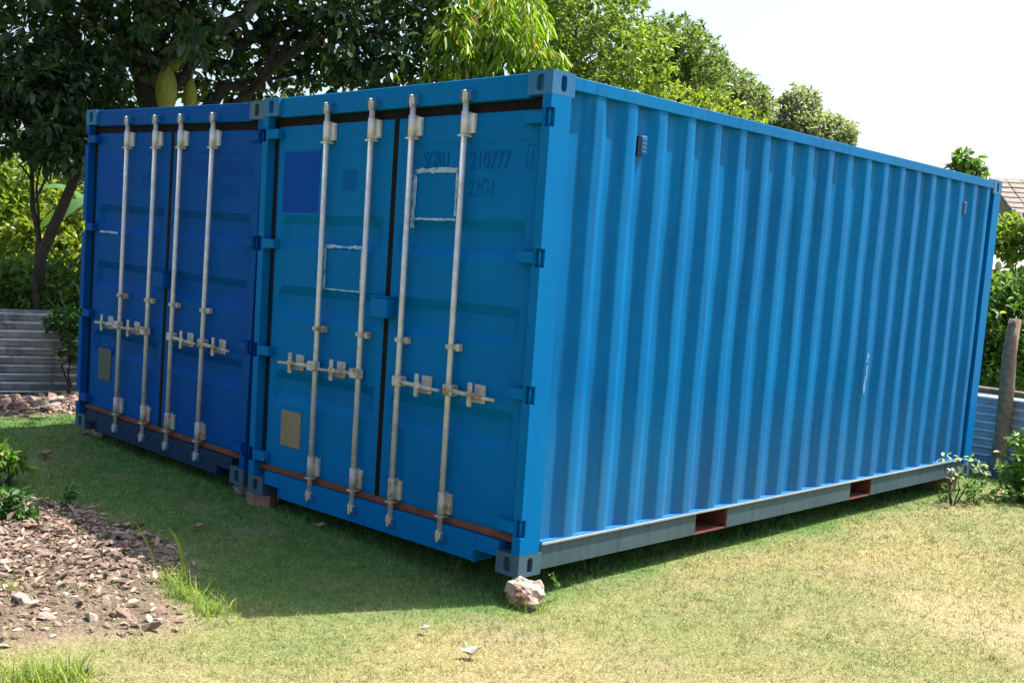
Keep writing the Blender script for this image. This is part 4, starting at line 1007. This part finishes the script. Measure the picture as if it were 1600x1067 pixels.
def tuft(name, label, spots, hmin, hmax, width, mat, seg=4, lean=(0.2, 1.1), group=None):
    """spots: rows of x, y, spread, blade count"""
    Ps = []
    for x, y, sp_, n in spots:
        q = np.column_stack([x + rng.normal(0, sp_, n), y + rng.normal(0, sp_, n)]); Ps.append(np.column_stack([q, gh(q[:, 0], q[:, 1]) - 0.005]))
    P = np.concatenate(Ps); b_ = np.array([P[:, 0].mean(), P[:, 1].mean(), 0]); b_[2] = float(gh(b_[0], b_[1])); n = len(P)
    v, F, m = blades(P - b_, rng.uniform(hmin, hmax, n), np.full(n, width), rng.uniform(*lean, n), seg)
    o = link(name, mesh_np(name, v, F, {'var': np.repeat(np.clip(rng.normal(.5, .28, n), 0, 1), m)}), mat); o.location = b_
    return tag(o, label, 'grass', group)
g = lambda px, py: at_ground(px, py)
def at_ground(px, py):
    d = fw + RT * (px - PW / 2 - OX) / FPX - UP * (py - PH / 2 - OY) / FPX
    p = CAM + d * ((-0.11 - CAM[2]) / d[2]); return p[0], p[1]
ta = at_ground(290, 935); tb = at_ground(330, 960); tc = at_ground(270, 915)
tuft('grass_tuft', 'long bladed grass tuft at the right edge of the foreground rubble', [(*ta, 0.05, 120), (*tb, 0.06, 110), (*tc, 0.04, 70)], 0.05, 0.15, 0.006, M['tallgrass'])
tx = at_ground(286, 905)
tall_ = empty('tall_grass', (tx[0], tx[1], float(gh(*tx)))); tag(tall_, 'few tall bent grass blades standing above the rubble edge tuft', 'grass')
def long_blade(pix, D, w):
    pts = [at(a, b_, D) for a, b_ in pix]; V_, F_ = [], []
    b0 = np.array(tall_.location)
    for k, p in enumerate(pts):
        t = k / (len(pts) - 1); ww = w * (1 - t ** 2) + 0.001
        V_ += [p - b0 - RT * ww / 2, p - b0 + RT * ww / 2 + fw * ww * 0.4]
    for k in range(len(pts) - 1): F_.append((2 * k, 2 * k + 1, 2 * k + 3, 2 * k + 2))
    link('blade', mesh_np('blade', V_, F_, {'var': np.full(len(V_), 0.6)}), M['tallgrass'], tall_)
Dt = math.hypot(tx[0] - CAM[0], tx[1] - CAM[1])
long_blade([(287, 905), (286, 890), (284, 870), (279, 850), (272, 835), (262, 823)], Dt, 0.022)
long_blade([(291, 915), (290, 900), (285, 893), (272, 888), (255, 887), (236, 890)], Dt - 0.1, 0.018)
long_blade([(242, 885), (238, 868), (230, 850), (220, 830), (209, 812)], Dt + 0.15, 0.010)
long_blade([(365, 950), (360, 940), (354, 930)], Dt - 0.2, 0.012)
t2 = at_ground(80, 1062); t3 = at_ground(40, 1058); t4 = at_ground(115, 1050)
tuft('grass_tuft', 'fresh green grass tuft at the lower left edge of the picture', [(*t2, 0.07, 170), (*t3, 0.06, 130), (*t4, 0.05, 80)], 0.05, 0.14, 0.006, M['tallgrass'])
s1 = at_ground(812, 945); s2_ = at_ground(845, 948)
tuft('grass_tuft', 'yellowish grass tuft around the whitish corner stone', [(*s1, 0.035, 60), (*s2_, 0.03, 22)], 0.04, 0.13, 0.004, M['tallgrass'])
e1 = at_ground(10, 930); wisps = tuft('grass_tuft', 'thin grass wisps among the rubble at the left edge', [(*e1, 0.06, 50)], 0.05, 0.12, 0.005, M['tallgrass']); tag(wisps, kind='stuff')
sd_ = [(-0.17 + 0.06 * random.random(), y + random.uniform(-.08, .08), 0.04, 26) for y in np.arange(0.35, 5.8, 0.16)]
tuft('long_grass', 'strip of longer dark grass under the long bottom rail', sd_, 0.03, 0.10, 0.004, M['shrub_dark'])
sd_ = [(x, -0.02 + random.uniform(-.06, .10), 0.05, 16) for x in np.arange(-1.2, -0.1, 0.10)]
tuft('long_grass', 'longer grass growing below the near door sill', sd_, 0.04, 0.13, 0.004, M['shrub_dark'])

# ------------------------------------------------------------------ fallen leaves
def fallen(px, py, L, w, mat, label, rz, lift=0.03, curl=0.25):
    x, y = at_ground(px, py); n = 8; V_, F_ = [], []
    for k in range(n + 1):
        t = k / n; ww = w / 2 * math.sin(math.pi * (0.02 + 0.96 * t)) ** 1.1
        for q in (-1, -0.5, 0, 0.5, 1): V_.append((L * (t - 0.5), ww * q * (1 + 0.12 * math.sin(t * 17 + q)), curl * L * ((t - 0.5) ** 2) * 3 + abs(q) ** 2 * ww * 0.9 + 0.004 * math.sin(t * 11 + 2 * q)))
    for k in range(n):
        for q in range(4): F_.append((k * 5 + q, k * 5 + q + 1, k * 5 + q + 6, k * 5 + q + 5))
    o = link('fallen_leaf', mesh_np('fallen_leaf', V_, F_, smooth=True), mat); o.location = (x, y, float(gh(x, y)) + lift); o.rotation_euler = (0.15, -0.2, rz)
    md = o.modifiers.new('thick', 'SOLIDIFY'); md.thickness = 0.0015
    tag(o, label, 'leaf', 'leaves lying on the lawn')
fallen(737, 1022, 0.10, 0.055, M['deadleaf'], 'pale curled leaf on the sunny lawn nearest the camera', 0.75, 0.022, 0.5)
fallen(664, 984, 0.06, 0.032, M['deadleaf'], 'small whitish leaf near the edge of the container shadow', 0.6, 0.026)
fallen(310, 834, 0.10, 0.05, M['brownleaf'], 'dark brown leaf in the shade right of the tall grass blades', 0.7, 0.02)
fallen(72, 731, 0.14, 0.07, M['brownleaf'], 'dull tan leaf in the shade near the left edge', 0.9, 0.02)
fallen(500, 832, 0.12, 0.05, M['brownleaf'], 'brown leaf scrap in the shade below the doors', 0.2, 0.02)
#fallen(100, 905, 0.12, 0.06, M['deadleaf'], 'pale dried leaf lying on top of the foreground rubble', 0.9, 0.05)
